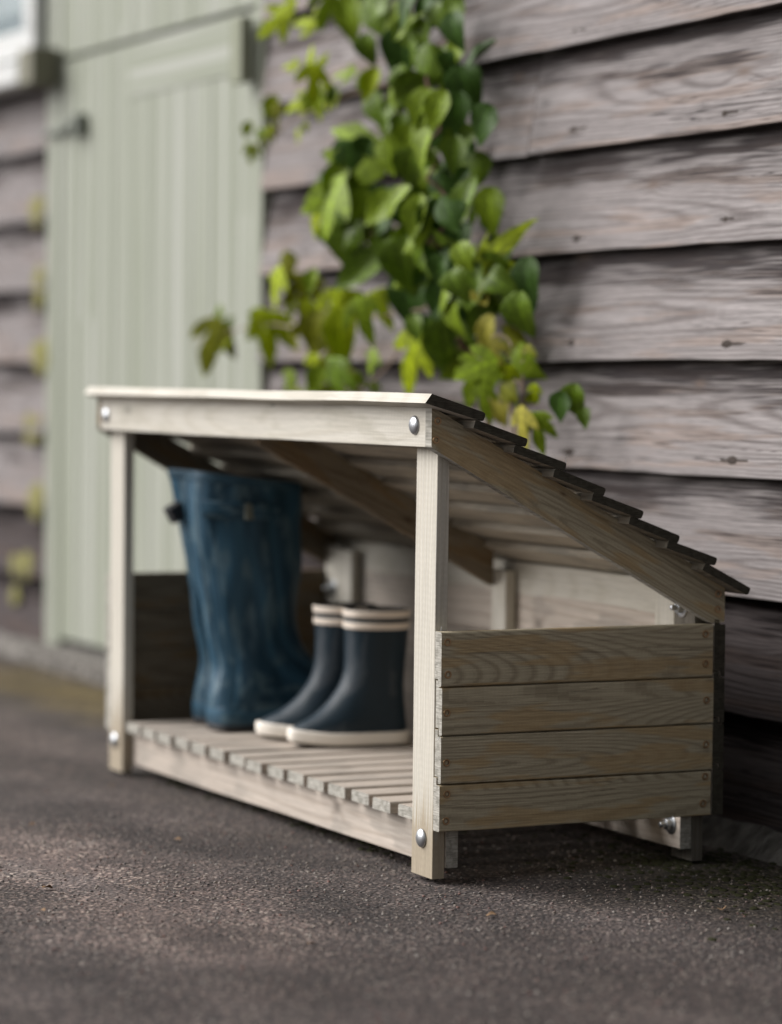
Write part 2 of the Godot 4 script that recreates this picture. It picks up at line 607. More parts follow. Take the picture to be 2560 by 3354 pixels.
func leaf_picture() -> ImageTexture:
	var im := Image.create(128, 128, false, Image.FORMAT_RGB8)
	var f := FastNoiseLite.new()
	f.frequency = 0.05
	for y in 128:
		for x in 128:
			var u := (x - 63.5) / 64.0
			var t := y / 127.0
			var b := 0.70 + 0.2 * f.get_noise_2d(x, y)
			var side := fposmod((t - absf(u) * 0.55) * 6.0, 1.0)
			b += 0.30 * exp(-absf(u) * 22.0) + 0.16 * exp(-pow((side - 0.5) * 9.0, 2.0)) * (1.0 - absf(u) * 0.5)
			b = clampf(b, 0, 1)
			im.set_pixel(x, y, Color(b, b, b * 0.97))
	return ImageTexture.create_from_image(im)


# ---------------------------------------------------------------- the setting

func ground_height(x: float, z: float) -> float:
	var near := clampf(1.0 - (absf(x + 0.5) + absf(z)) * 0.12, 0.0, 1.0)
	return -0.004 + wobble.get_noise_2d(x * 1.1, z * 1.1 + 9.0) * 0.004 * near - 0.002 * near


func steps(lo: float, hi: float, each: float, far: float) -> PackedFloat32Array:
	var out := PackedFloat32Array()
	var a := [-far, -far * 0.4, -far * 0.16, lo - 4.0, lo - 1.5, lo - 0.5]
	for q in a:
		out.append(q)
	var n := int((hi - lo) / each)
	for i in n + 1:
		out.append(lo + each * i)
	for q in [hi + 0.5, hi + 1.5, hi + 4.0, far * 0.16, far * 0.4, far]:
		out.append(q)
	return out


func spot(x: float, z: float, cx: float, cz: float, rx: float, rz: float) -> float:
	var d := Vector2((x - cx) / rx, (z - cz) / rz).length()
	d += wobble.get_noise_2d(x * 6.0, z * 6.0) * 0.45
	return clampf(1.3 - d, 0.0, 1.0)


func make_ground() -> void:
	var xs := steps(-3.6, 1.4, 0.05, 120.0)
	var zs := steps(-0.7, 1.2, 0.04, 120.0)
	var v := PackedVector3Array()
	var n := PackedVector3Array()
	var uv := PackedVector2Array()
	var col := PackedColorArray()
	var ix := PackedInt32Array()
	for j in zs.size():
		for i in xs.size():
			var x := xs[i]
			var z := zs[j]
			v.append(Vector3(x, ground_height(x, z), z))
			n.append(Vector3(ground_height(x - 0.03, z) - ground_height(x + 0.03, z), 0.06, ground_height(x, z - 0.03) - ground_height(x, z + 0.03)).normalized())
			uv.append(Vector2(x, z))
			# paler patches in front, darker under and beside the store, mossy by the wall
			var c := Color(0.40, 0.40, 0.40)
			c = c.lerp(Color(1.0, 0.95, 0.91), spot(x, z, -0.16, 0.38, 0.62, 0.15))
			c = c.lerp(Color(0.60, 0.57, 0.54), spot(x, z, -1.7, 0.02, 0.9, 0.20) * 0.6)
			c = c.lerp(Color(0.66, 0.58, 0.16), spot(x, z, -2.15, -0.33, 0.80, 0.15) * 0.85)
			c = c.lerp(Color(0.20, 0.21, 0.13), spot(x, z, 0.10, -0.33, 0.30, 0.18) * 0.8)
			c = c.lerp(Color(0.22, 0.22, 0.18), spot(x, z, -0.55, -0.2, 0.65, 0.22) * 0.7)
			c = c.lerp(Color(0.30, 0.29, 0.28), spot(x, z, 0.62, 0.15, 0.35, 0.25) * 0.5)
			c = c * (1.0 + 0.45 * wobble.get_noise_2d(x * 3.1 + 40.0, z * 5.0))
			c.a = 1.0
			col.append(c)
			if i < xs.size() - 1 and j < zs.size() - 1:
				var a := j * xs.size() + i
				ix.append_array([a, a + 1, a + xs.size(), a + 1, a + xs.size() + 1, a + xs.size()])
	var m := ArrayMesh.new()
	var arr := []
	arr.resize(Mesh.ARRAY_MAX)
	arr[Mesh.ARRAY_VERTEX] = v
	arr[Mesh.ARRAY_NORMAL] = n
	arr[Mesh.ARRAY_TEX_UV] = uv
	arr[Mesh.ARRAY_TEX_UV2] = uv
	arr[Mesh.ARRAY_COLOR] = col
	arr[Mesh.ARRAY_INDEX] = ix
	m.add_surface_from_arrays(Mesh.PRIMITIVE_TRIANGLES, arr)
	m.surface_set_material(0, mats.asphalt)
	var o := part(self, "ground", m)
	o.set_meta("kind", "structure")
	o.set_meta("label", "worn dark asphalt ground with pale grit in front of the barn")


func xform(right: Vector3, up: Vector3, at: Vector3) -> Transform3D:
	return Transform3D(Basis(right, up, right.cross(up)), at)


func make_barn_wall() -> void:
	var t := thing("barn_wall", "weathered grey weatherboarded timber barn wall behind the boot store", "wall", Vector3(-0.4, 0, -0.55))
	# lower edges of the courses, bottom to top
	var lows := [0.022, 0.169, 0.323, 0.479, 0.632, 0.787, 0.936, 1.085, 1.238, 1.393, 1.548, 1.703, 1.858, 2.013, 2.168, 2.323]
	var spans := [[-5.2, -2.87], [-1.712, 3.6]]
	for i in lows.size():
		var y: float = lows[i]
		for s in 2:
			var a: float = spans[s][0]
			var b: float = spans[s][1]
			if i > 12:
				a = -5.2
				b = 3.6
				if s == 1:
					continue
			elif s == 0 and i >= 8:
				b = -3.9
			var cuts := [a, b]
			if s == 1 and i == 6:
				cuts = [a, -0.717, b]
			for c in cuts.size() - 1:
				var x0: float = cuts[c] + (0.008 if c > 0 else 0.0)
				var x1: float = cuts[c + 1]
				var back := rng.randf_range(-0.002, 0.003)
				var prof := rounded(PackedVector2Array([Vector2(0, 0), Vector2(0.186, -0.0295), Vector2(0.186, -0.038), Vector2(0.0, -0.022)]), 0.003, 2, [0, 3])
				var row := (i * 2 + 1 + s) % 3
				var flip := (i + c) % 2 == 1
				var m := board(prof, x1 - x0, int((x1 - x0) / 0.07), mats.dark_barn_timber if i < 2 else mats.barn_timber, mats.recess, Vector2(2.4, 0.66), Vector2(rng.randf_range(0.0, 0.25) - c * 0.31, row / 3.0 + 0.004), 0.0016, 0.0025, flip)
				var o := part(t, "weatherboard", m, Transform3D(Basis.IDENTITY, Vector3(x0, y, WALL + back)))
				if s == 1 and i in [2, 3, 4, 5, 6, 7]:
					# black nails in pairs on the studs
					for nx in [-1.55, -0.575, -0.15]:
						if nx < x0 or nx > x1:
							continue
						var nail := lathe(PackedVector2Array([Vector2(0.0065, -0.004), Vector2(0.0065, 0.0), Vector2(0.0045, 0.0010), Vector2(0.0, 0.0012)]), 8, mats.recess)
						var dy := rng.randf_range(0.02, 0.034)
						var p := Vector3(nx + rng.randf_range(-0.02, 0.02), y + dy, WALL + back - 0.1586 * dy - 0.0009)
						var crackm := board(PackedVector2Array([Vector2(0.0014, 0.0), Vector2(-0.0014, 0.0), Vector2(-0.0014, -0.002), Vector2(0.0014, -0.002)]), rng.randf_range(0.03, 0.07), 6, mats.recess, mats.recess, Vector2(1, 1), Vector2.ZERO, 0.0012)
						part(o, "split", crackm, Transform3D(Basis.IDENTITY, p + Vector3(rng.randf_range(-0.03, 0.0), 0, 0.0012)))
						part(o, "nail", nail, Transform3D(Basis.from_scale(Vector3(rng.randf_range(1.2, 2.6), 1.0, 1.0)) * Basis(Vector3(1, 0, 0), PI / 2 - 0.16), p))
	# the carcass behind the boards
	var core := board(rect(0.0, 2.6, -0.66, -0.545, 0.001), 8.8, 1, mats.room_dark, mats.room_dark, Vector2(1, 1))
	part(t, "carcass", core, Transform3D(Basis.IDENTITY, Vector3(-5.2, 0, 0)))
	# rough concrete footing under the lowest board
	for s in 2:
		var a: float = [-5.2, -1.70][s]
		var b: float = [-2.88, 3.6][s]
		var foot := board(rounded(PackedVector2Array([Vector2(-0.01, -0.452), Vector2(0.014, -0.478), Vector2(0.034, -0.505), Vector2(0.034, -0.543), Vector2(-0.01, -0.543)]), 0.01, 3, [1, 2]), b - a, int((b - a) / 0.03), mats.concrete, mats.concrete, Vector2(1, 1), Vector2.ZERO, 0.004, 0.004)
		part(t, "concrete_footing", foot, Transform3D(Basis.IDENTITY, Vector3(a, 0, 0)))
	# yellow moss on the boards left of the door
	for q in [[-2.934, 0.955, 0.03], [-2.916, 0.80, 0.032], [-2.90, 0.795, 0.02], [-2.90, 0.645, 0.034], [-2.93, 0.65, 0.025], [-2.973, 0.487, 0.03], [-2.93, 0.49, 0.025], [-2.93, 0.335, 0.036], [-2.99, 0.19, 0.026], [-3.07, 0.185, 0.022], [-3.07, 0.12, 0.02], [-2.93, 0.76, 0.014]]:
		var rows := []
		for j in 7:
			var ring := PackedVector3Array()
			var b := PI * 0.5 * j / 6.0
			for i in 14:
				var a := TAU * i / 14
				var d := Vector3(cos(a) * cos(b), sin(a) * cos(b) * 0.8, sin(b) * 0.16)
				var k := 1.0 + 0.3 * wobble.get_noise_3d(d.x * 2.5 + q[0] * 20.0, d.y * 2.5 + q[1] * 20.0, d.z * 3.0)
				ring.append(d * k * float(q[2]) * 1.5)
			rows.append(ring)
		var clump := grid(rows, true, mats.moss, Vector2(1, 1), null, -1.0)
		var o := part(t, "moss_clump", clump, Transform3D(Basis.IDENTITY, Vector3(q[0], q[1], WALL - 0.006)))
		o.set_meta("label", "yellow green moss cushion")


func make_door() -> void:
	var t := thing("plank_door", "sage green painted plank door in the barn wall left of the climbing vine", "door", Vector3(-2.27, 0, -0.51))
	var x0 := -2.785
	var x1 := -1.748
	var n := 10
	var w := (x1 - x0) / n
	for leaf in 2:
		var y0: float = [0.052, 1.272][leaf]
		var y1: float = [1.262, 2.0][leaf]
		for i in n:
			var prof := rounded(PackedVector2Array([Vector2(0.0008, 0), Vector2(w - 0.0008, 0), Vector2(w - 0.0008, -0.02), Vector2(0.0008, -0.02)]), 0.004, 3, [0, 1])
			var m := board(prof, y1 - y0, 1, mats.sage_paint, mats.sage_paint, Vector2(2.2, 0.5), Vector2(rng.randf(), rng.randf()))
			part(t, "door_plank", m, Transform3D(Basis(Vector3(0, 1, 0), Vector3(1, 0, 0), Vector3(0, 0, 1)), Vector3(x0 + w * i, y0, -0.508 + rng.randf_range(-0.0004, 0.0004))))
	part(t, "door_ledge", board(rect(1.155, 1.2615, -0.507, -0.5058, 0.0008), 0.596, 1, mats.sage_paint, mats.sage_paint, Vector2(2.2, 0.5), Vector2(0.2, 0.3)), Transform3D(Basis.IDENTITY, Vector3(-2.385, 0, 0)))
	# frame
	var jamb := rect(-0.04, 0.04, -0.03, 0.012, 0.004)
	for s in 2:
		var jw: float = [0.082, 0.034][s]
		var jx: float = [-2.827, -1.7295][s]
		var m := board(rect(-jw / 2, jw / 2, -0.045, 0.004, 0.002), 2.04, 1, mats.sage_paint, mats.sage_paint, Vector2(2.2, 0.5), Vector2(0.1, 0.5))
		part(t, "door_jamb", m, Transform3D(Basis(Vector3(0, 1, 0), Vector3(1, 0, 0), Vector3(0, 0, 1)), Vector3(jx, 0.031, -0.508)))
	part(t, "door_head", board(rect(2.003, 2.07, -0.545, -0.492, 0.004), 1.04, 1, mats.sage_paint, mats.sage_paint, Vector2(2.2, 0.5)), Transform3D(Basis.IDENTITY, Vector3(-2.786, 0, 0)))
	part(t, "stop_block", board(rect(1.13, 1.245, -0.493, -0.472, 0.003), 0.05, 1, mats.stop_paint, mats.stop_paint, Vector2(1, 1)), Transform3D(Basis.IDENTITY, Vector3(-1.787, 0, 0)))
	var sill := part(t, "threshold", board(rounded(PackedVector2Array([Vector2(-0.01, -0.545), Vector2(0.040, -0.545), Vector2(0.030, -0.448), Vector2(-0.01, -0.448)]), 0.008, 3, [1, 2]), 1.16, 30, mats.concrete, mats.concrete, Vector2(1, 1), Vector2.ZERO, 0.003, 0.002), Transform3D(Basis.IDENTITY, Vector3(-2.865, 0, 0)))
	sill.set_meta("label", "pale worn concrete threshold")
	# thumb latch
	var latch := part(t, "latch", board(rect(1.110, 1.121, -0.499, -0.492, 0.002), 0.23, 1, mats.iron, mats.iron, Vector2(1, 1)), Transform3D(Basis.IDENTITY, Vector3(-2.865, 0, 0)))
	part(latch, "keeper", board(rect(1.098, 1.142, -0.507, -0.484, 0.003), 0.028, 1, mats.iron, mats.iron, Vector2(1, 1)), Transform3D(Basis.IDENTITY, Vector3(-2.66, 0, 0)))
	part(latch, "thumb_piece", board(rect(1.111, 1.127, -0.507, -0.480, 0.004), 0.05, 1, mats.iron, mats.iron, Vector2(1, 1)), Transform3D(Basis.IDENTITY, Vector3(-2.725, 0, 0)))


func make_window() -> void:
	var t := thing("barn_window", "white framed barn window with a pale sill left of the green door", "window", Vector3(-3.35, 1.22, -0.5))
	var pw: Material = mats.white_paint
	part(t, "sill", board(rounded(PackedVector2Array([Vector2(1.222, -0.545), Vector2(1.285, -0.545), Vector2(1.268, -0.44), Vector2(1.222, -0.44)]), 0.006, 3, [1, 2, 3]), 0.98, 1, pw, pw, Vector2(1, 1)), Transform3D(Basis.IDENTITY, Vector3(-3.86, 0, 0)))
	part(t, "bottom_rail", board(rect(1.287, 1.345, -0.535, -0.475, 0.004), 0.97, 1, pw, pw, Vector2(1, 1)), Transform3D(Basis.IDENTITY, Vector3(-3.85, 0, 0)))
	for x in [-3.85, -3.39, -2.94]:
		part(t, "frame_post", board(rect(-0.0, 0.06, -0.06, 0.0, 0.004), 0.62, 1, pw, pw, Vector2(1, 1)), Transform3D(Basis(Vector3(0, 1, 0), Vector3(1, 0, 0), Vector3(0, 0, 1)), Vector3(x, 1.347, -0.474)))
	part(t, "top_rail", board(rect(1.97, 2.015, -0.535, -0.475, 0.004), 0.97, 1, pw, pw, Vector2(1, 1)), Transform3D(Basis.IDENTITY, Vector3(-3.85, 0, 0)))
	for x in [-3.788, -3.328]:
		part(t, "pane", board(rect(1.347, 1.968, -0.512, -0.508, 0.001), 0.385 if x < -3.5 else 0.386, 1, mats.window_glass, mats.window_glass, Vector2(1, 1)), Transform3D(Basis.IDENTITY, Vector3(x + 0.001, 0, 0)))
	part(t, "added_backing", board(rect(1.40, 1.968, -0.525, -0.522, 0.001), 0.90, 1, pw, pw, Vector2(1, 1)), Transform3D(Basis.IDENTITY, Vector3(-3.84, 0, 0)))  # added white panel behind the panes, in place of bright sky reflection
	var b := part(t, "sill_bracket", board(rect(1.215, 1.290, -0.50, -0.44, 0.004), 0.085, 1, mats.olive_paint, mats.olive_paint, Vector2(1, 1)), Transform3D(Basis.IDENTITY, Vector3(-2.872, 0, 0)))
	b.set_meta("label", "dark mossy wooden block at the end of the sill")


# ---------------------------------------------------------------- the boot store

func bolt(parent: Node3D, at: Vector3, r := 0.0115) -> void:
	var m := lathe(PackedVector2Array([Vector2(r, 0.0002), Vector2(r, 0.0012), Vector2(r * 0.93, 0.0026), Vector2(r * 0.72, 0.0042), Vector2(r * 0.42, 0.0053), Vector2(r * 0.15, 0.0057), Vector2(0.0, 0.0057)]), 24, mats.zinc)
	part(parent, "coach_bolt", m, Transform3D(Basis(Vector3(1, 0, 0), PI / 2), at))


func nut(parent: Node3D, at: Vector3) -> void:
	var m := lathe(PackedVector2Array([Vector2(0.0125, 0.0), Vector2(0.0125, 0.0018), Vector2(0.0085, 0.0019), Vector2(0.0055, 0.002)]), 24, mats.zinc)
	lathe(PackedVector2Array([Vector2(0.0075, 0.0019), Vector2(0.0075, 0.0075), Vector2(0.0066, 0.0085), Vector2(0.004, 0.0086)]), 6, mats.zinc, m)
	lathe(PackedVector2Array([Vector2(0.0036, 0.0085), Vector2(0.0036, 0.0155), Vector2(0.0026, 0.0166), Vector2(0.0, 0.0166)]), 12, mats.zinc, m)
	part(parent, "nut_and_washer", m, Transform3D(Basis(Vector3(1, 0, 0), PI / 2), at))


# a brass countersunk screw seen from +x: a dished head with a dark socket
func screw(parent: Node3D, at: Vector3) -> void:
	var m := lathe(PackedVector2Array([Vector2(0.0048, -0.0002), Vector2(0.0047, 0.0005), Vector2(0.0042, 0.0007), Vector2(0.0028, 0.0004)]), 14, mats.brass)
	lathe(PackedVector2Array([Vector2(0.0028, 0.0004), Vector2(0.0022, -0.002), Vector2(0.0, -0.0021)]), 6, mats.recess, m)
	part(parent, "screw", m, Transform3D(Basis(Vector3(0, 0, 1), -PI / 2), at + Vector3(0.0004, 0, 0)))


func make_store() -> void:
	var t := thing("boot_store", "pale timber boot store with sloping slatted roof standing against the barn", "boot store", Vector3(-0.558, 0, -0.19))
	var pale: Material = mats.pale_timber
	var drab: Material = mats.drab_timber
	var cut: Material = mats.cut_timber
	var ps := Vector2(1.25, 0.36)
	var ds := Vector2(0.8, 0.34)
	var up := func(x: float, y: float, z: float) -> Transform3D: return Transform3D(Basis(Vector3(0, 1, 0), Vector3(1, 0, 0), Vector3(0, 0, -1)), Vector3(x, y, z))
	var back := func(x: float, y: float, z: float) -> Transform3D: return Transform3D(Basis(Vector3(0, 0, -1), Vector3(0, 1, 0), Vector3(1, 0, 0)), Vector3(x, y, z))
	# front posts: length up, profile x and -z
	for s in 2:
		var x: float = [-0.057, -W][s]
		var lean := 0.006 if s == 0 else 0.0
		var m := board(rect(0.0, 0.057, 0.0, T, 0.0012), 0.555, 6, mats.post_timber, cut, ps, Vector2(0.002, 0.15 + s * 0.4), 0.0005, 0.001)
		var tr: Transform3D = up.call(x - lean * 0.5, 0.0, 0.0)
		tr.basis = Basis(Vector3(0, 0, 1), -lean * 1.2) * tr.basis
		var o := part(t, "front_post", m, tr)
		bolt(o, Vector3(x + 0.027, 0.046, 0.0008))
	# front rail behind the posts and rear rail in front of the rear posts
	var fr := part(t, "front_rail", board(rect(0.012, 0.0635, -T * 2, -T - 0.0005, 0.0015), W, 8, mats.deck_timber, cut, ps, Vector2(0.0, 0.3), 0.0005, 0.001), Transform3D(Basis.IDENTITY, Vector3(-W, 0, 0)))
	fr.set_meta("label", "pale bottom rail behind the front posts")
	var rr := part(t, "rear_rail", board(rect(0.016, 0.0635, -0.363, -0.3465, 0.0015), W - 0.001, 8, mats.deck_timber, cut, ps, Vector2(0.0, 0.6), 0.0005), Transform3D(Basis.IDENTITY, Vector3(-W + 0.0005, 0, 0)))
	nut(rr, Vector3(-0.022, 0.045, -0.3464))
	nut(rr, Vector3(-W + 0.022, 0.045, -0.3464))
	# rear posts and battens
	for q in [[-0.049, 0.049, 0.34, 0.0], [-W, 0.049, 0.34, 0.0], [-0.098, 0.048, 0.335, 0.066], [-W + 0.050, 0.048, 0.335, 0.066], [-0.549, 0.042, 0.335, 0.066]]:
		var m := board(rect(0.0, q[1], 0.0, 0.016, 0.0012), q[2] - q[3], 4, mats.shaded_post_timber if q[3] == 0.0 and q[0] > -0.5 else pale, mats.dark_cut_timber, ps, Vector2(rng.randf() * 0.5, rng.randf()), 0.0005)
		var o := part(t, "rear_post" if q[3] == 0.0 else "rear_batten", m, up.call(q[0], q[3], -0.3637))
		if q[3] == 0.0:
			nut(o, Vector3(q[0] + (0.018 if q[0] > -0.5 else 0.03), 0.318 if q[0] > -0.5 else 0.272, -0.3636))
	# deck slats
	for i in 15:
		var x := -0.102 - 0.0675 * i
		var m := board(rounded(PackedVector2Array([Vector2(0.0640, 0.0), Vector2(0.0640, 0.051), Vector2(0.0785, 0.051), Vector2(0.0785, 0.0)]), 0.0042, 4, [2, 3]), 0.361 + rng.randf_range(-0.002, 0.002), 4, mats.deck_timber, cut, Vector2(1.1, 0.28), Vector2(rng.randf() * 0.6, rng.randf()), 0.0004)
		part(t, "deck_slat", m, back.call(x + rng.randf_range(-0.001, 0.001), rng.randf_range(-0.0004, 0.0008), rng.randf_range(-0.003, 0.002)))
	for q in [[0.0155, 0.302, 0.0005, 0.007, 0.006], [0.0165, 0.1755, 0.0008, -0.004, -0.006], [0.044, 0.5035, -0.152, 0.002, 0.008]]:
		var p := Vector3(q[0], q[1], q[2])
		part(t, "splinter", tube([p, p + Vector3(q[3] * 0.4, q[4] * 0.6, 0.001), p + Vector3(q[3], q[4], 0.003)], [0.0006, 0.0005, 0.0002], 4, mats.white_paint))
	# boards of the two ends and of the back, lapped at the joints
	var ys := [0.0595, 0.117, 0.1755, 0.234, 0.3015]
	for s in 2:
		for i in 4:
			var h: float = ys[i + 1] - ys[i] - 0.0016
			var last := i == 3
			var prof := PackedVector2Array([Vector2(0, T), Vector2(0, T * 0.52), Vector2(0.0085, T * 0.52), Vector2(0.0085, 0.0), Vector2(h if last else h + 0.0085, 0.0)])
			if i == 0:
				prof = PackedVector2Array([Vector2(0, T), Vector2(0.0, 0.0), Vector2(h + 0.0085, 0.0)])
			if last:
				prof.append(Vector2(h, T))
				prof = rounded(prof, 0.0035, 3, [0, prof.size() - 1])
			else:
				prof.append(Vector2(h + 0.0085, T * 0.46))
				prof.append(Vector2(h, T * 0.46))
				prof.append(Vector2(h, T))
				prof = rounded(prof, 0.0022, 3, [0, prof.size() - 1])
			if s == 1:
				for k in prof.size():
					prof[k].y = -prof[k].y
			var m := board(prof, 0.381, 8, drab if s == 0 else mats.shaded_drab_timber, cut, ds, Vector2(rng.randf() * 0.45, i * 0.23 + s * 0.1), 0.0006, 0.0006)
			var o := part(t, "side_board", m, back.call(0.0005 if s == 0 else -W - 0.0005, ys[i], rng.randf_range(-0.0015, 0.0015)))
			if s == 0:
				var sy: Array = [[0.0725, 0.105], [0.143], [0.203], [0.249, 0.288]][i]
				var sb: Array = [[0.075, 0.109], [0.149], [0.205], [0.251, 0.288]][i]
				for k in sy.size():
					screw(o, Vector3(T + 0.0005, sy[k], -0.0085 + rng.randf_range(-0.001, 0.001)))
					screw(o, Vector3(T + 0.0005, sb[k], -0.3705 + rng.randf_range(-0.002, 0.002)))
			else:
				screw(o, Vector3(-W + 0.0, ys[i] + 0.03, -0.009))
	ys.append(0.349)
	for i in 5:
		var h: float = ys[i + 1] - ys[i] - 0.0016
		var top := i == 4
		var prof := PackedVector2Array([Vector2(0, 0), Vector2(h if top else h + 0.007, 0), Vector2(h if top else h + 0.007, -T * 0.5), Vector2(h, -T * 0.5), Vector2(h, -T), Vector2(0, -T)])
		if top:
			prof = PackedVector2Array([Vector2(0, 0), Vector2(h, 0), Vector2(h, -T), Vector2(0, -T)])
		elif i > 0:
			prof = PackedVector2Array([Vector2(0.0075, 0), Vector2(h + 0.007, 0), Vector2(h + 0.007, -T * 0.46), Vector2(h, -T * 0.46), Vector2(h, -T), Vector2(0, -T), Vector2(0, -T * 0.54), Vector2(0.0075, -T * 0.54)])
		prof = rounded(prof, 0.002, 2)
		var x0 := -W - T if not top else -W
		var x1 := T if not top else 0.0
		var m := board(prof, x1 - x0, 12, pale if top else mats.deck_timber, mats.dark_cut_timber, ps, Vector2(rng.randf() * 0.1, rng.randf()), 0.0006, 0.0008)
		part(t, "back_board", m, Transform3D(Basis.IDENTITY, Vector3(x0, ys[i], -0.3822)))
	# rafters
	var slope := Vector2(-0.35 + 0.57, -0.4135).normalized()
	for s in 3:
		var poly := PackedVector2Array([Vector2(0.5215, 0.0165), Vector2(0.57, 0.0165), Vector2(0.35, -0.397), Vector2(0.302, -0.397), Vector2(0.302, -0.377)])
		if s == 2:
			poly = PackedVector2Array([Vector2(0.5125, -0.001), Vector2(0.5605, -0.001), Vector2(0.3685, -0.3625), Vector2(0.3118, -0.3625)])
		poly = rounded(poly, 0.0015, 1)
		var dir := Vector2(0.57 - 0.35, 0.0165 + 0.397).normalized()
		var wm: Material = drab if s == 0 else mats.shaded_drab_timber
		var m := board(poly, T, 1, cut if s == 0 else wm, wm, Vector2(0.8, 0.34), Vector2([0.33, 0.1, 0.6][s], [0.30, 0.7, 0.05][s]), 0.0, 0.0, false, dir)
		var o := part(t, "rafter", m, Transform3D(Basis.IDENTITY, Vector3([0.0, -W - T, -0.558][s], 0, 0)))
		if s == 0:
			for q in [[0.553, 0.0085], [0.5305, 0.0105], [0.338, -0.387], [0.3185, -0.387]]:
				screw(o, Vector3(T, q[0], q[1]))
	# fascia between the rafters
	var fa := part(t, "fascia_board", board(rect(0.5215, 0.5695, 0.0003, T - 0.0002, 0.0012), W - 0.001, 10, pale, cut, ps, Vector2(0.02, 0.62), 0.0005, 0.0012), Transform3D(Basis.IDENTITY, Vector3(-W + 0.0005, 0, 0)))
	bolt(fa, Vector3(-0.029, 0.5475, T))
	bolt(fa, Vector3(-W + 0.024, 0.5435, T))
	# overlapping roof boards
	var front_top := [[0.030, 0.586], [-0.028, 0.5555], [-0.0825, 0.526], [-0.136, 0.497], [-0.1895, 0.468], [-0.243, 0.4385], [-0.2965, 0.409], [-0.350, 0.3795]]
	for i in 8:
		var a := Vector2(front_top[i][1], front_top[i][0])
		var drop: float = [0.0225, 0.0235, 0.023, 0.024, 0.0245, 0.0265, 0.024, 0.0355][i] + rng.randf_range(-0.0006, 0.0006)
		var d := Vector2(-drop, -0.0715).normalized()
		var nrm := Vector2(d.y, -d.x)
		if nrm.x > 0:
			nrm = -nrm
		var th := 0.0105
		var wide := 0.0755
		var prof := PackedVector2Array([a, a + d * wide, a + d * wide + nrm * th, a - d * (0.005 if i == 0 else -0.001) + nrm * (th + (0.003 if i == 0 else 0.0))])
		prof = rounded(prof, 0.0035, 3, [1, 2, 0] if i > 0 else [1, 2])
		var x0 := -1.134 + rng.randf_range(-0.002, 0.002)
		var x1 := 0.044 + (0.0 if i == 0 else rng.randf_range(-0.0025, 0.0015))
		var m := board(prof, x1 - x0, 12, pale if i == 0 else mats.roof_timber, mats.dark_cut_timber, ps, Vector2(rng.randf() * 0.08, rng.randf()), 0.0006, 0.0012)
		part(t, "roof_board", m, Transform3D(Basis.IDENTITY, Vector3(x0, 0, 0)))


# ---------------------------------------------------------------- boots

# Boots are lofted from level slices: [height, back, front, half width].
func slice_at(keys: Array, y: float) -> Vector3:
	var k := 0
	while k < keys.size() - 2 and y > keys[k + 1][0]:
		k += 1
	var a: Array = keys[k]
	var b: Array = keys[k + 1]
	var p: Array = keys[maxi(k - 1, 0)]
	var q: Array = keys[mini(k + 2, keys.size() - 1)]
	var t := clampf((y - a[0]) / (b[0] - a[0]), 0, 1)
	var out := Vector3()
	for c in 3:
		var m0: float = (b[c + 1] - p[c + 1]) / maxf(b[0] - p[0], 1e-5) * (b[0] - a[0])
		var m1: float = (q[c + 1] - a[c + 1]) / maxf(q[0] - a[0], 1e-5) * (b[0] - a[0])
		out[c] = (2 * t * t * t - 3 * t * t + 1) * a[c + 1] + (t * t * t - 2 * t * t + t) * m0 + (-2 * t * t * t + 3 * t * t) * b[c + 1] + (t * t * t - t * t) * m1
	return out


func boot_point(keys: Array, y: float, a: float, off: float, d: Dictionary) -> Vector3:
	var s := slice_at(keys, y)
	var c := cos(a)
	var sn := sin(a)
	var longness := clampf((s.y - absf(s.x)) / 0.05, 0.0, 1.0)
	var ex := lerpf(1.0, 0.72, longness)
	var x := (s.y + off) * pow(absf(c), ex) if c > 0 else (s.x - off) * pow(absf(c), 0.92)
	var wide: float = s.z + off
	var f := clampf(x / maxf(d.toe, 0.01), 0.0, 1.0)
	wide *= 1.0 + longness * (0.22 * sin(f * PI) - 0.10 * f)
	var z := wide * signf(sn) * pow(absf(sn), lerpf(0.95, 0.75, longness))
	z += longness * f * f * float(d.hand) * -0.010
	var p := Vector3(x, y, z)
	if d.wrinkle > 0.0:
		p += Vector3(c, 0, sn) * wobble.get_noise_3d(x * 16.0 + d.seed, y * 5.0, z * 16.0) * float(d.wrinkle)
	p.y += maxf(0.0, x - float(d.toe) * 0.55) * 0.10 * clampf(1.0 - y / 0.08, 0.0, 1.0)
	p.x += y * float(d.lean)
	if d.has("rim") and y > 0.3:
		p.y -= (x + 0.09) * float(d.rim) * (y - 0.3) / 0.09
	return p


func boot_band(keys: Array, y0: float, y1: float, off: float, d: Dictionary, mat: Material, n := 5, a0 := 0.0, a1 := TAU) -> ArrayMesh:
	var rows := []
	var whole := a1 - a0 > 6.2
	var cols := 40 if whole else 14
	for j in n + 4:
		var y := lerpf(y0, y1, clampf((j - 1.0) / (n - 1 + 1), 0, 1))
		var e := off if j > 0 and j < n + 3 else -0.001
		y = lerpf(y0, y1, clampf(float(j - 1) / (n + 1), 0, 1))
		var ring := PackedVector3Array()
		for i in cols:
			ring.append(boot_point(keys, y, a0 + (a1 - a0) * i / (cols if whole else cols - 1), e, d))
		rows.append(ring)
	return grid(rows, whole, mat, Vector2(1, 0.2), null, 1.0)


func boot_upper(keys: Array, low: float, top: float, d: Dictionary, mat: Material) -> ArrayMesh:
	var rows := []
	var levels := []
	var y := low
	while y < top:
		levels.append(y)
		y += 0.0022 if y < 0.11 else 0.006
	levels.append(top)
	for l in levels:
		var ring := PackedVector3Array()
		for i in 48:
			ring.append(boot_point(keys, l, TAU * i / 48, 0.0, d))
		rows.append(ring)
	return grid(rows, true, mat, Vector2(-1, 1), null, 1.0)


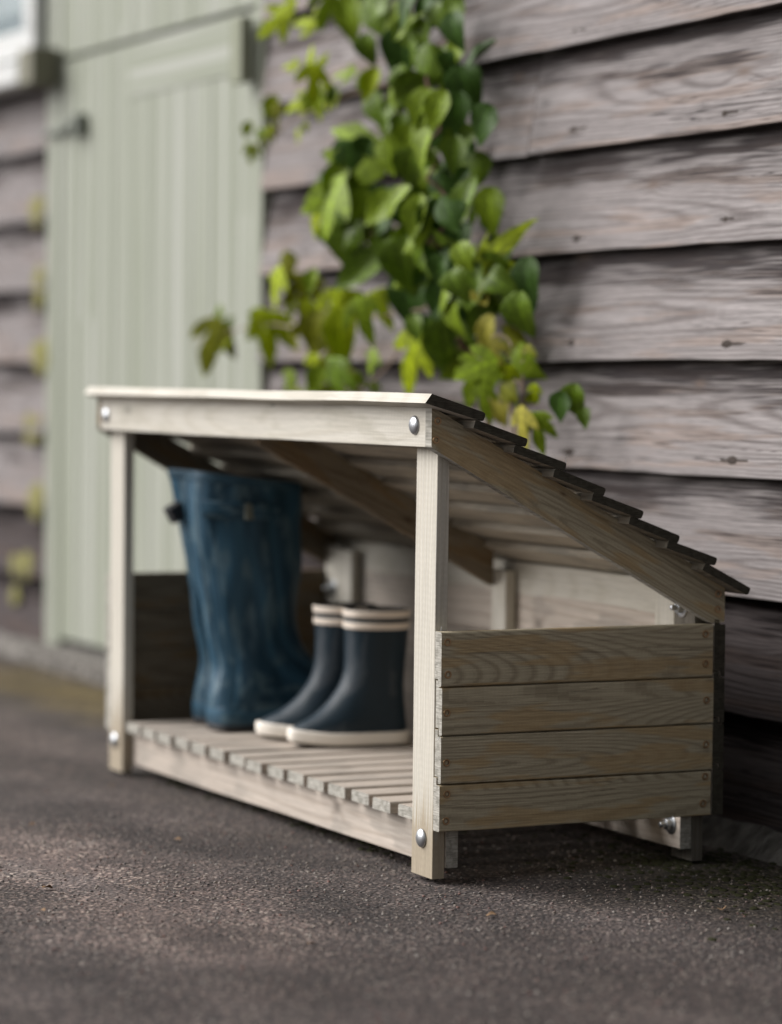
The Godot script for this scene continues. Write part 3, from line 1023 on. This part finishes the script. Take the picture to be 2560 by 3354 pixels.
func boot_inside(keys: Array, top: float, deep: float, d: Dictionary) -> ArrayMesh:
	var rows := []
	for q in [[top, 0.0], [top + 0.0008, -0.0012], [top, -0.0028], [top - 0.02, -0.003], [top - deep * 0.5, -0.003], [top - deep, -0.003], [top - deep, -0.03]]:
		var ring := PackedVector3Array()
		for i in 48:
			ring.append(boot_point(keys, q[0], TAU * i / 48, q[1], d))
		rows.append(ring)
	return grid(rows, true, mats.boot_lining, Vector2(1, 1), null, 1.0)


func boot_sole(keys: Array, low: float, high: float, off: float, d: Dictionary, mat: Material) -> ArrayMesh:
	var rows := []
	var at: float = keys[0][0]
	for q in [[low, -0.03], [low, off - 0.003], [low + 0.002, off - 0.0008], [low + 0.005, off], [high - 0.004, off + 0.0004], [high - 0.001, off - 0.0008], [high, off - 0.003], [high, off - 0.008]]:
		var ring := PackedVector3Array()
		for i in 56:
			var p := boot_point(keys, at, TAU * i / 56, q[1], d)
			p.y += q[0] - at
			ring.append(p)
		rows.append(ring)
	return grid(rows, true, mat, Vector2(1, 0.1), null, 1.0)


func make_boots() -> void:
	var deck := 0.079
	# child's navy boots
	var kid := [[0.014, -0.047, 0.125, 0.034], [0.02, -0.047, 0.124, 0.0345], [0.029, -0.047, 0.112, 0.0345], [0.040, -0.046, 0.094, 0.034], [0.055, -0.0445, 0.076, 0.0335], [0.070, -0.043, 0.0625, 0.0335], [0.088, -0.042, 0.051, 0.0345], [0.110, -0.043, 0.0445, 0.037], [0.140, -0.046, 0.0435, 0.040], [0.168, -0.0475, 0.0445, 0.042], [0.195, -0.048, 0.046, 0.043]]
	for s in 2:
		var t := thing("child_boot", ["right hand child's navy rubber boot, nearest the post, with cream top bands", "child's navy rubber boot with cream bands, half hidden behind its pair"][s], "rubber boot", [Vector3(-0.655, deck, -0.232), Vector3(-0.738, deck, -0.222)][s], "child's navy boots")
		t.rotation.y = [-1.80, -1.76][s]
		var at := t.transform
		var d := {"toe": 0.125, "hand": [1, -1][s], "wrinkle": 0.0022, "seed": s * 7.0, "lean": 0.0}
		part(t, "upper", boot_upper(kid, 0.013, 0.195, d, mats.navy_rubber), at)
		part(t, "lining", boot_inside(kid, 0.195, 0.10, d), at)
		part(t, "white_sole", boot_sole(kid, 0.003, 0.0215, 0.0032, d, mats.white_rubber), at)
		part(t, "tread", boot_sole(kid, 0.0, 0.005, -0.004, d, mats.black_rubber), at)
		part(t, "cream_band", boot_band(kid, 0.1845, 0.1946, 0.0016, d, mats.cream_rubber), at)
		part(t, "cream_band", boot_band(kid, 0.168, 0.1775, 0.0016, d, mats.cream_rubber), at)
	# adult's blue boots, toes to the back
	var big := [[0.022, -0.058, 0.205, 0.042], [0.035, -0.060, 0.200, 0.0445], [0.055, -0.060, 0.178, 0.045], [0.075, -0.058, 0.145, 0.0445], [0.095, -0.056, 0.115, 0.044], [0.120, -0.058, 0.092, 0.045], [0.150, -0.062, 0.080, 0.048], [0.200, -0.069, 0.077, 0.055], [0.260, -0.078, 0.080, 0.062], [0.330, -0.087, 0.083, 0.067], [0.386, -0.091, 0.085, 0.069]]
	for s in 2:
		var t := thing("adult_boot", ["adult's worn blue rubber boot with a strap, in front of its pair", "adult's worn blue rubber boot nearest the left end of the boot store"][s], "rubber boot", [Vector3(-0.895, deck, -0.138), Vector3(-0.984, deck, -0.152)][s], "adult's blue boots")
		t.rotation.y = [PI / 2 + 0.05, PI / 2 + 0.02][s]
		var at := t.transform
		var d := {"toe": 0.205, "hand": [1, -1][s], "wrinkle": 0.011, "seed": 30.0 + s * 9.0, "lean": -0.02, "rim": 0.12}
		part(t, "upper", boot_upper(big, 0.02, 0.386, d, mats.worn_blue_rubber), at)
		part(t, "lining", boot_inside(big, 0.386, 0.15, d), at)
		part(t, "foxing_band", boot_sole(big, 0.009, 0.038, 0.0022, d, mats.worn_blue_rubber), at)
		part(t, "sole", boot_sole(big, 0.0, 0.013, 0.001, d, mats.black_rubber), at)
		part(t, "top_binding", boot_band(big, 0.372, 0.3855, 0.0012, d, mats.worn_blue_rubber), at)
		var st := part(t, "strap", boot_band(big, 0.318, 0.345, 0.0042, d, mats.worn_blue_rubber, 4, PI * 0.42, PI * 0.86), at)
		var bp := boot_point(big, 0.331, PI * 0.58, 0.0055, d)
		part(st, "buckle", board(rect(-0.012, 0.012, -0.002, 0.002, 0.001), 0.02, 1, mats.iron, mats.iron, Vector2(1, 1)), at * Transform3D(Basis(Vector3(0, 1, 0), 0.2), bp + Vector3(-0.01, 0, 0)))
		if s == 0:
			continue
		var tab := part(t, "pull_tab", board(rounded(PackedVector2Array([Vector2(-0.016, -0.012), Vector2(0.010, -0.012), Vector2(0.010, 0.012), Vector2(-0.016, 0.012)]), 0.004, 3), 0.022, 1, mats.black_rubber, mats.black_rubber, Vector2(1, 1)), at * Transform3D(Basis(Vector3(0, 0, 1), 0.5), Vector3(-0.110, 0.318, 0.0)))
		tab.set_meta("label", "short black tab at the back of the shaft")


# ---------------------------------------------------------------- the vine

func leaf_ovate(bend: float, wide: float, fold: float, twist: float, mat: Material) -> ArrayMesh:
	var rows := []
	for j in 8:
		var t := j / 7.0
		var w := wide * pow(maxf(sin(PI * pow(clampf(t * 0.96 + 0.03, 0, 1), 0.62)), 0.0), 1.05)
		if j == 7:
			w = 0.004
		var row := PackedVector3Array()
		for i in 5:
			var u := (i - 2) / 2.0
			row.append(Vector3(u * w + twist * 0.12 * t * t, t - absf(bend) * 0.2 * t * t, -bend * t * t * 0.55 + fold * absf(u) * w + twist * u * w * t * 1.2 + 0.028 * sin(t * 10.0 + u * 3.0) * absf(u)))
		rows.append(row)
	return leaf_surface(rows, mat)


func leaf_surface(rows: Array, mat: Material) -> ArrayMesh:
	return grid(rows, false, mat, Vector2(1, 1), null, 1.0)


func leaf_lobed(lobes: Array, bend: float, mat: Material) -> ArrayMesh:
	# palmate: each lobe a pointed blade from the stalk, merged at the base
	var v := PackedVector3Array([Vector3(0, 0, 0)])
	var uv := PackedVector2Array([Vector2(0.5, 0.0)])
	var ring := []
	for k in lobes.size():
		var a: float = lobes[k][0]
		var l: float = lobes[k][1]
		var half := 0.42
		ring.append([a - half, l * 0.42])
		ring.append([a - half * 0.62, l * 0.66])
		ring.append([a - half * 0.25, l * 0.86])
		ring.append([a, l])
		ring.append([a + half * 0.25, l * 0.84])
		ring.append([a + half * 0.62, l * 0.68])
	ring.append([float(lobes[-1][0]) + 0.42, float(lobes[-1][1]) * 0.42])
	for layer_ in 2:
		for q in ring:
			var r: float = q[1] * (0.5 if layer_ == 0 else 1.0)
			var p := Vector3(sin(q[0]) * r, cos(q[0]) * r, 0)
			p.z = -bend * r * r * 0.6 + 0.06 * sin(q[0] * 9.0) * r
			v.append(p)
			uv.append(Vector2(0.5 + sin(q[0] * 2.0) * 0.5 * r, r))
	var n := PackedVector3Array()
	for p in v:
		n.append(Vector3(p.x * 0.3, p.y * bend * 1.0, 1).normalized())
	var ix := PackedInt32Array()
	var k := ring.size()
	for i in k - 1:
		ix.append_array([0, 1 + i, 2 + i])
		ix.append_array([1 + i, 1 + k + i, 2 + i, 2 + i, 1 + k + i, 2 + k + i])
	return finish(ArrayMesh.new(), v, n, uv, ix, mat)


func leaf_place(at: Vector3, size: float, deg: float, twist: Vector3) -> Transform3D:
	var a := deg_to_rad(deg)
	var right := cos(a)
	var across := Vector3(0.72, 0, -0.55) if right < 0.0 else Vector3(0.95, 0, -0.12)
	var dir := (across * right + Vector3(0, -sin(a), 0) + Vector3(0, 0, 0.12)).normalized()
	var face := (Vector3(0.62, 0.35, 0.85) + twist).normalized()
	var side := dir.cross(face).normalized()
	face = side.cross(dir)
	return Transform3D(Basis(side, dir, face) * size, at)


func make_vine() -> void:
	var t := thing("climbing_vine", "leafy green climbing vine growing up the weatherboards beside the green door", "climbing plant", Vector3(-0.8, 0.0, -0.46))
	var stems := [
		[Vector3(-0.62, 0.0, -0.44), Vector3(-0.66, 0.25, -0.45), Vector3(-0.735, 0.563, -0.47), Vector3(-0.794, 0.639, -0.47), Vector3(-0.821, 0.716, -0.465), Vector3(-0.831, 0.773, -0.47), Vector3(-0.883, 0.814, -0.475), Vector3(-0.92, 0.913, -0.465), Vector3(-0.93, 0.991, -0.47), Vector3(-0.924, 1.107, -0.47), Vector3(-0.919, 1.3, -0.47), Vector3(-0.93, 1.5, -0.47)],
		[Vector3(-0.794, 0.639, -0.475), Vector3(-0.805, 0.754, -0.46), Vector3(-0.773, 0.791, -0.41), Vector3(-0.767, 0.866, -0.395), Vector3(-0.794, 0.981, -0.40), Vector3(-0.874, 1.133, -0.46), Vector3(-0.85, 1.26, -0.47), Vector3(-0.86, 1.45, -0.47)],
		[Vector3(-0.92, 0.80, -0.47), Vector3(-1.154, 0.844, -0.45), Vector3(-1.127, 0.90, -0.45), Vector3(-1.091, 0.962, -0.46), Vector3(-1.021, 1.077, -0.465), Vector3(-1.007, 1.25, -0.47), Vector3(-1.0, 1.45, -0.47)],
		[Vector3(-0.90, 0.72, -0.46), Vector3(-1.1, 0.70, -0.44), Vector3(-1.3, 0.69, -0.43), Vector3(-1.55, 0.69, -0.41), Vector3(-1.75, 0.66, -0.39)],
		[Vector3(-1.02, 1.08, -0.46), Vector3(-1.2, 1.06, -0.44), Vector3(-1.40, 1.03, -0.42), Vector3(-1.55, 0.99, -0.41)],
		[Vector3(-0.74, 0.56, -0.465), Vector3(-0.66, 0.60, -0.46), Vector3(-0.60, 0.585, -0.44), Vector3(-0.585, 0.63, -0.43), Vector3(-0.57, 0.645, -0.425)],
		[Vector3(-0.92, 0.80, -0.47), Vector3(-1.08, 0.62, -0.45), Vector3(-1.2, 0.58, -0.43), Vector3(-1.33, 0.57, -0.42)],
	]
	for i in stems.size():
		var path := smooth_path(stems[i], 5)
		var radii := []
		for k in path.size():
			radii.append(lerpf([0.006, 0.0045, 0.004, 0.0022, 0.0022, 0.002, 0.0022][i], 0.0012, float(k) / path.size()))
			if k > 0 and k < path.size() - 1:
				path[k] += Vector3(rng.randf_range(-1, 1), rng.randf_range(-1, 1), rng.randf_range(-0.5, 3) if i < 3 else rng.randf_range(-1, 1)) * (0.012 if i < 3 else 0.0035)
		part(t, "stem", tube(path, radii, 6, mats.vine_bark if i < 3 else mats.dry_stalk))
	for q in [[-0.648, 0.50, 0.60], [-0.60, 0.44, 0.585], [-0.625, 0.42, 0.60]]:
		part(t, "dry_stalk", tube(smooth_path([Vector3(q[0], 0.35, -0.452), Vector3(q[0] + 0.006, q[1], -0.448), Vector3(q[0] - 0.004, q[2], -0.44)], 4), [0.003, 0.003, 0.003, 0.0028, 0.0026, 0.0024, 0.0022, 0.002, 0.0018], 6, mats.dry_stalk))
	# leaf shapes, a few of each tone
	var shapes := {}
	for tone in 6:
		var m: Material = mats["leaf_%d" % tone]
		shapes["0%d" % tone] = [leaf_ovate(0.35, 0.33, 0.35, 0.2, m), leaf_ovate(0.7, 0.36, 0.2, -0.5, m), leaf_ovate(-0.2, 0.28, 0.6, 0.4, m), leaf_ovate(0.95, 0.34, 0.45, 0.7, m), leaf_ovate(0.5, 0.38, -0.3, -0.3, m)]
		shapes["1%d" % tone] = [leaf_lobed([[-1.2, 0.5], [-0.65, 0.78], [0.0, 1.0], [0.65, 0.75], [1.25, 0.5]], 0.9, m), leaf_lobed([[-0.75, 0.72], [0.0, 1.0], [0.7, 0.66]], 0.5, m), leaf_lobed([[-0.7, 0.62], [0.05, 1.0], [0.85, 0.8]], 1.2, m), leaf_ovate(0.6, 0.27, 0.3, 0.6, m)]
	var table := [
		-1.361,1.188,-0.365,0.055,150,1,3, -1.309,1.192,-0.402,0.047,200,1,3, -1.302,1.209,-0.362,0.038,160,1,3, -1.262,1.184,-0.458,0.080,90,0,2, -1.211,1.195,-0.393,0.050,100,1,2, -1.112,1.179,-0.433,0.069,60,0,1,
		-0.918,1.164,-0.397,0.059,120,0,0, -0.930,1.161,-0.450,0.071,90,0,0, -0.743,1.112,-0.391,0.057,70,0,0, -0.971,1.113,-0.419,0.091,140,0,1, -1.035,1.113,-0.388,0.048,80,0,1, -1.154,1.093,-0.404,0.033,180,1,2,
		-1.100,1.066,-0.428,0.053,100,0,3, -0.849,1.070,-0.398,0.066,100,0,1, -0.883,1.028,-0.381,0.082,150,0,1, -0.783,1.036,-0.434,0.073,60,0,0, -0.715,0.990,-0.383,0.060,90,0,0, -0.649,0.967,-0.386,0.063,120,0,0,
		-0.864,0.947,-0.450,0.070,150,0,0, -1.104,0.981,-0.413,0.105,200,1,2, -1.157,0.906,-0.385,0.114,155,1,2, -1.131,0.880,-0.365,0.077,120,1,2, -1.242,0.870,-0.388,0.050,120,1,3, -1.003,0.972,-0.454,0.048,60,0,2,
		-0.904,0.918,-0.423,0.059,90,0,1, -0.994,0.939,-0.423,0.040,60,0,4, -0.910,0.856,-0.422,0.102,95,0,1, -0.673,0.855,-0.384,0.074,100,0,1, -0.712,0.847,-0.435,0.068,92,0,2, -0.771,0.915,-0.446,0.050,90,0,1,
		-1.149,0.809,-0.401,0.118,110,0,1, -1.093,0.768,-0.411,0.093,140,0,1, -0.885,0.769,-0.385,0.089,80,0,1, -1.049,0.854,-0.416,0.060,110,0,1, -0.983,0.722,-0.442,0.091,80,0,0, -0.775,0.788,-0.386,0.061,90,0,0,
		-0.774,0.805,-0.423,0.065,70,0,0, -0.654,0.796,-0.408,0.070,315,1,3, -0.701,0.724,-0.425,0.049,30,0,4, -0.608,0.737,-0.447,0.077,80,0,0, -0.618,0.744,-0.406,0.055,20,0,1, -0.543,0.691,-0.399,0.065,85,0,1,
		-0.681,0.664,-0.449,0.064,200,0,5, -0.817,0.638,-0.426,0.100,95,0,1, -0.844,0.723,-0.434,0.077,90,0,0, -0.816,0.688,-0.450,0.069,100,0,0, -0.613,0.623,-0.446,0.066,40,0,2, -0.651,0.619,-0.383,0.059,160,1,2,
		-0.679,0.597,-0.390,0.056,110,1,2, -0.698,0.642,-0.433,0.041,60,1,4, -0.925,0.631,-0.402,0.078,125,1,3, -1.464,0.792,-0.441,0.048,90,0,5, -1.346,0.757,-0.367,0.051,110,1,3, -1.304,0.731,-0.399,0.063,90,1,5,
		-1.201,0.757,-0.375,0.041,90,0,2, -1.232,0.706,-0.422,0.071,100,1,3, -1.293,0.677,-0.413,0.075,110,1,5, -1.178,0.668,-0.415,0.074,70,1,3, -1.032,0.702,-0.382,0.052,60,1,2, -1.221,0.631,-0.408,0.062,110,1,5,
		-1.278,0.619,-0.403,0.046,110,1,3, -1.103,0.598,-0.364,0.056,90,1,1, -1.182,0.598,-0.368,0.045,130,1,2, -1.391,0.597,-0.411,0.034,130,1,2, -1.496,0.671,-0.419,0.070,95,1,3, -1.655,0.658,-0.376,0.080,110,1,5,
		-1.754,0.709,-0.436,0.036,270,1,2, -1.071,0.719,-0.432,0.048,45,1,3, -1.228,1.114,-0.371,0.041,250,1,3, -1.199,1.075,-0.367,0.049,100,1,3, -1.390,1.064,-0.425,0.039,160,1,3, -1.533,1.063,-0.438,0.040,120,1,3,
		-1.306,1.117,-0.378,0.025,180,1,3, -1.245,1.055,-0.392,0.033,90,1,2, -0.466,0.570,-0.445,0.050,90,0,1, -0.468,0.563,-0.422,0.043,100,0,0, -0.714,0.556,-0.459,0.045,60,0,4, -0.550,0.536,-0.405,0.047,90,1,4,
		-0.531,0.529,-0.420,0.043,80,1,2, -0.668,0.571,-0.405,0.041,80,1,2, -0.451,0.549,-0.458,0.032,60,0,1, -0.826,0.882,-0.410,0.058,100,0,0, -0.845,0.830,-0.434,0.058,90,0,0, -1.026,0.814,-0.423,0.056,100,0,1,
		-0.917,0.666,-0.436,0.063,90,0,0, -0.674,0.667,-0.411,0.048,110,1,4, -0.611,0.586,-0.417,0.040,30,0,5
	]
	for i in table.size() / 7:
		var k := i * 7
		var kind := "%d%d" % [table[k + 5], table[k + 6]]
		leaf(t, shapes[kind], Vector3(table[k], table[k + 1], table[k + 2]), table[k + 3] * (1.4 if table[k + 5] == 1 else 1.18), table[k + 4], 0.5)
	# the crowded leaves behind and between, along the stems
	for i in 168:
		var s := rng.randi() % 3
		var path: Array = stems[s]
		var f := 0.0
		var p := Vector3.ZERO
		while p.y < 0.6 or p.y > 1.25:
			f = rng.randf_range(0.05, 0.97) * (path.size() - 1)
			p = (path[int(f)] as Vector3).lerp(path[int(f) + 1], f - int(f))
			if rng.randf() < (p.y - 0.7) * 0.9:
				p.y = 0.0
		p += Vector3(rng.randfn(0.0, 0.07), rng.randfn(0.0, 0.03), rng.randf_range(0.0, 0.06))
		var tone: int = [0, 0, 1, 1, 1, 1, 2, 2, 2, 2][rng.randi() % 10]
		var lob := rng.randf() < 0.2
		leaf(t, shapes["%d%d" % [1 if lob else 0, tone]], p, rng.randf_range(0.035, 0.08), rng.randf_range(40, 160), 0.8)
	# new shoots: small bright leaves on the outer sprigs
	for i in 44:
		var s := 3 + rng.randi() % 4
		var path: Array = stems[s]
		var f := rng.randf_range(0.3, 0.99) * (path.size() - 1)
		var p: Vector3 = (path[int(f)] as Vector3).lerp(path[int(f) + 1], f - int(f))
		p += Vector3(rng.randfn(0.0, 0.02), rng.randfn(0.0, 0.018), rng.randf_range(0.0, 0.02))
		var tone: int = [2, 2, 3, 3, 3, 5][rng.randi() % 6]
		leaf(t, shapes["1%d" % tone], p, rng.randf_range(0.022, 0.05), rng.randf_range(60, 150), 0.7)
	# one curling tendril
	var curl := []
	for i in 14:
		var a := i * 0.42
		curl.append(Vector3(-0.655 + i * 0.0045, 0.665 + sin(a) * 0.006 - i * 0.0006, -0.42 + cos(a) * 0.005))
	var cr := []
	for i in 14:
		cr.append(0.0014)
	part(t, "tendril", tube(curl, cr, 5, mats.dry_stalk))


func leaf(t: Node3D, choice: Array, at: Vector3, size: float, deg: float, loose: float) -> void:
	var tw := Vector3(rng.randf_range(-1, 1), rng.randf_range(-1, 1), rng.randf_range(-0.4, 0.4)) * loose
	var f := leaf_place(at, size, deg, tw)
	f.origin -= f.basis.y * 0.5
	# keep leaves out of the boards
	var low := minf(f.origin.z, f.origin.z + f.basis.y.z)
	if low < WALL + 0.012:
		f.origin.z += WALL + 0.012 - low
	part(t, "leaf", choice[rng.randi() % choice.size()], f)


# ---------------------------------------------------------------- small things on the ground

func pebble(seed_: float, mat: Material) -> ArrayMesh:
	var rows := []
	for j in 5:
		var b := -PI / 2 + PI * j / 4.0
		var ring := PackedVector3Array()
		for i in 6:
			var a := TAU * i / 6
			var d := Vector3(cos(a) * cos(b), sin(b) * 0.7, sin(a) * cos(b))
			ring.append(d * (1.0 + 0.35 * wobble.get_noise_3d(d.x * 1.5 + seed_, d.y * 1.5, d.z * 1.5)))
		rows.append(ring)
	return grid(rows, true, mat, Vector2(1, 1), null, 1.0)


func make_litter() -> void:
	# loose grit
	for k in 5:
		var mm := MultiMesh.new()
		mm.transform_format = MultiMesh.TRANSFORM_3D
		mm.mesh = pebble(k * 13.0, mats["grit_%d" % k])
		var many := [2600, 2600, 2000, 1100, 500]
		mm.instance_count = many[k]
		for i in mm.instance_count:
			var p := Vector3(rng.randf_range(-2.4, 1.0), 0, rng.randf_range(-0.42, 0.8))
			if rng.randf() < 0.6:
				p = Vector3(rng.randf_range(-0.7, 0.75), 0, rng.randf_range(-0.35, 0.62))
			p.y = ground_height(p.x, p.z) + 0.0003
			var s := 0.0009 + 0.0016 * pow(rng.randf(), 3.0)
			mm.set_instance_transform(i, Transform3D(Basis.from_euler(Vector3(rng.randf() * 0.6, rng.randf() * TAU, rng.randf() * 0.6)).scaled(Vector3(s, s, s)), p))
		var o := MultiMeshInstance3D.new()
		o.name = numbered(self, "loose_grit")
		o.multimesh = mm
		o.set_meta("kind", "stuff")
		tag(o, "fine loose grit scattered over the asphalt", "grit")
		add_child(o, true)
	# moss on the ground by the wall and under the near end
	var tuft := pebble(77.0, mats.dark_moss)
	var mm2 := MultiMesh.new()
	mm2.transform_format = MultiMesh.TRANSFORM_3D
	mm2.mesh = tuft
	mm2.instance_count = 900
	for i in 900:
		var p := Vector3(rng.randfn(0.08, 0.16), 0, rng.randfn(-0.34, 0.07))
		if i % 3 == 0:
			p = Vector3(rng.randf_range(-2.8, 0.4), 0, rng.randfn(-0.42, 0.03))
		if i % 7 == 0:
			p = Vector3(rng.randf_range(-1.0, -0.1), 0, rng.randfn(-0.05, 0.012))
		p.y = ground_height(p.x, p.z)
		var s := rng.randf_range(0.002, 0.006)
		mm2.set_instance_transform(i, Transform3D(Basis(Vector3.UP, rng.randf() * TAU).scaled(Vector3(s * 1.4, s * 0.6, s)), p))
	var mo := MultiMeshInstance3D.new()
	mo.name = "ground_moss"
	mo.multimesh = mm2
	mo.set_meta("kind", "stuff")
	tag(mo, "dark moss growing on the ground along the foot of the barn wall", "moss")
	add_child(mo, true)
	# bits of dead leaf and a twig blown onto the asphalt
	var spots := [[-0.13, 0.45, 0.016, 0.3], [0.02, 0.50, 0.011, 1.9], [0.22, 0.03, 0.013, 2.6], [0.30, -0.22, 0.017, 0.9], [-0.42, 0.16, 0.012, 2.2], [-0.95, 0.06, 0.014, 1.1], [0.30, 0.30, 0.010, 0.2], [-0.62, 0.29, 0.010, 2.9]]
	var words := ["curled brown leaf scrap on the asphalt at the pale patch", "small dry leaf scrap on the open asphalt left of the near post", "tan leaf scrap on the asphalt in front of the side boards", "dry leaf scrap on dark mossy asphalt near the barn footing", "dry leaf scrap on the asphalt before the middle of the front rail", "brown leaf scrap on the asphalt before the left end of the front rail", "tiny leaf scrap on the asphalt nearest the camera at right", "tiny pale leaf scrap alone on the asphalt at left"]
	for i in spots.size():
		var q: Array = spots[i]
		var m := leaf_ovate(0.5, 0.3, 0.5, 0.6, mats.dry_leaf)
		var o := part(self, "fallen_leaf", m, Transform3D(Basis(Vector3.UP, q[3]) * Basis(Vector3.RIGHT, -PI / 2 + 0.15) * Basis.from_scale(Vector3.ONE * float(q[2])), Vector3(q[0], ground_height(q[0], q[1]) + 0.003, q[1])))
		tag(o, words[i], "leaf", "dead leaf scraps on the asphalt")
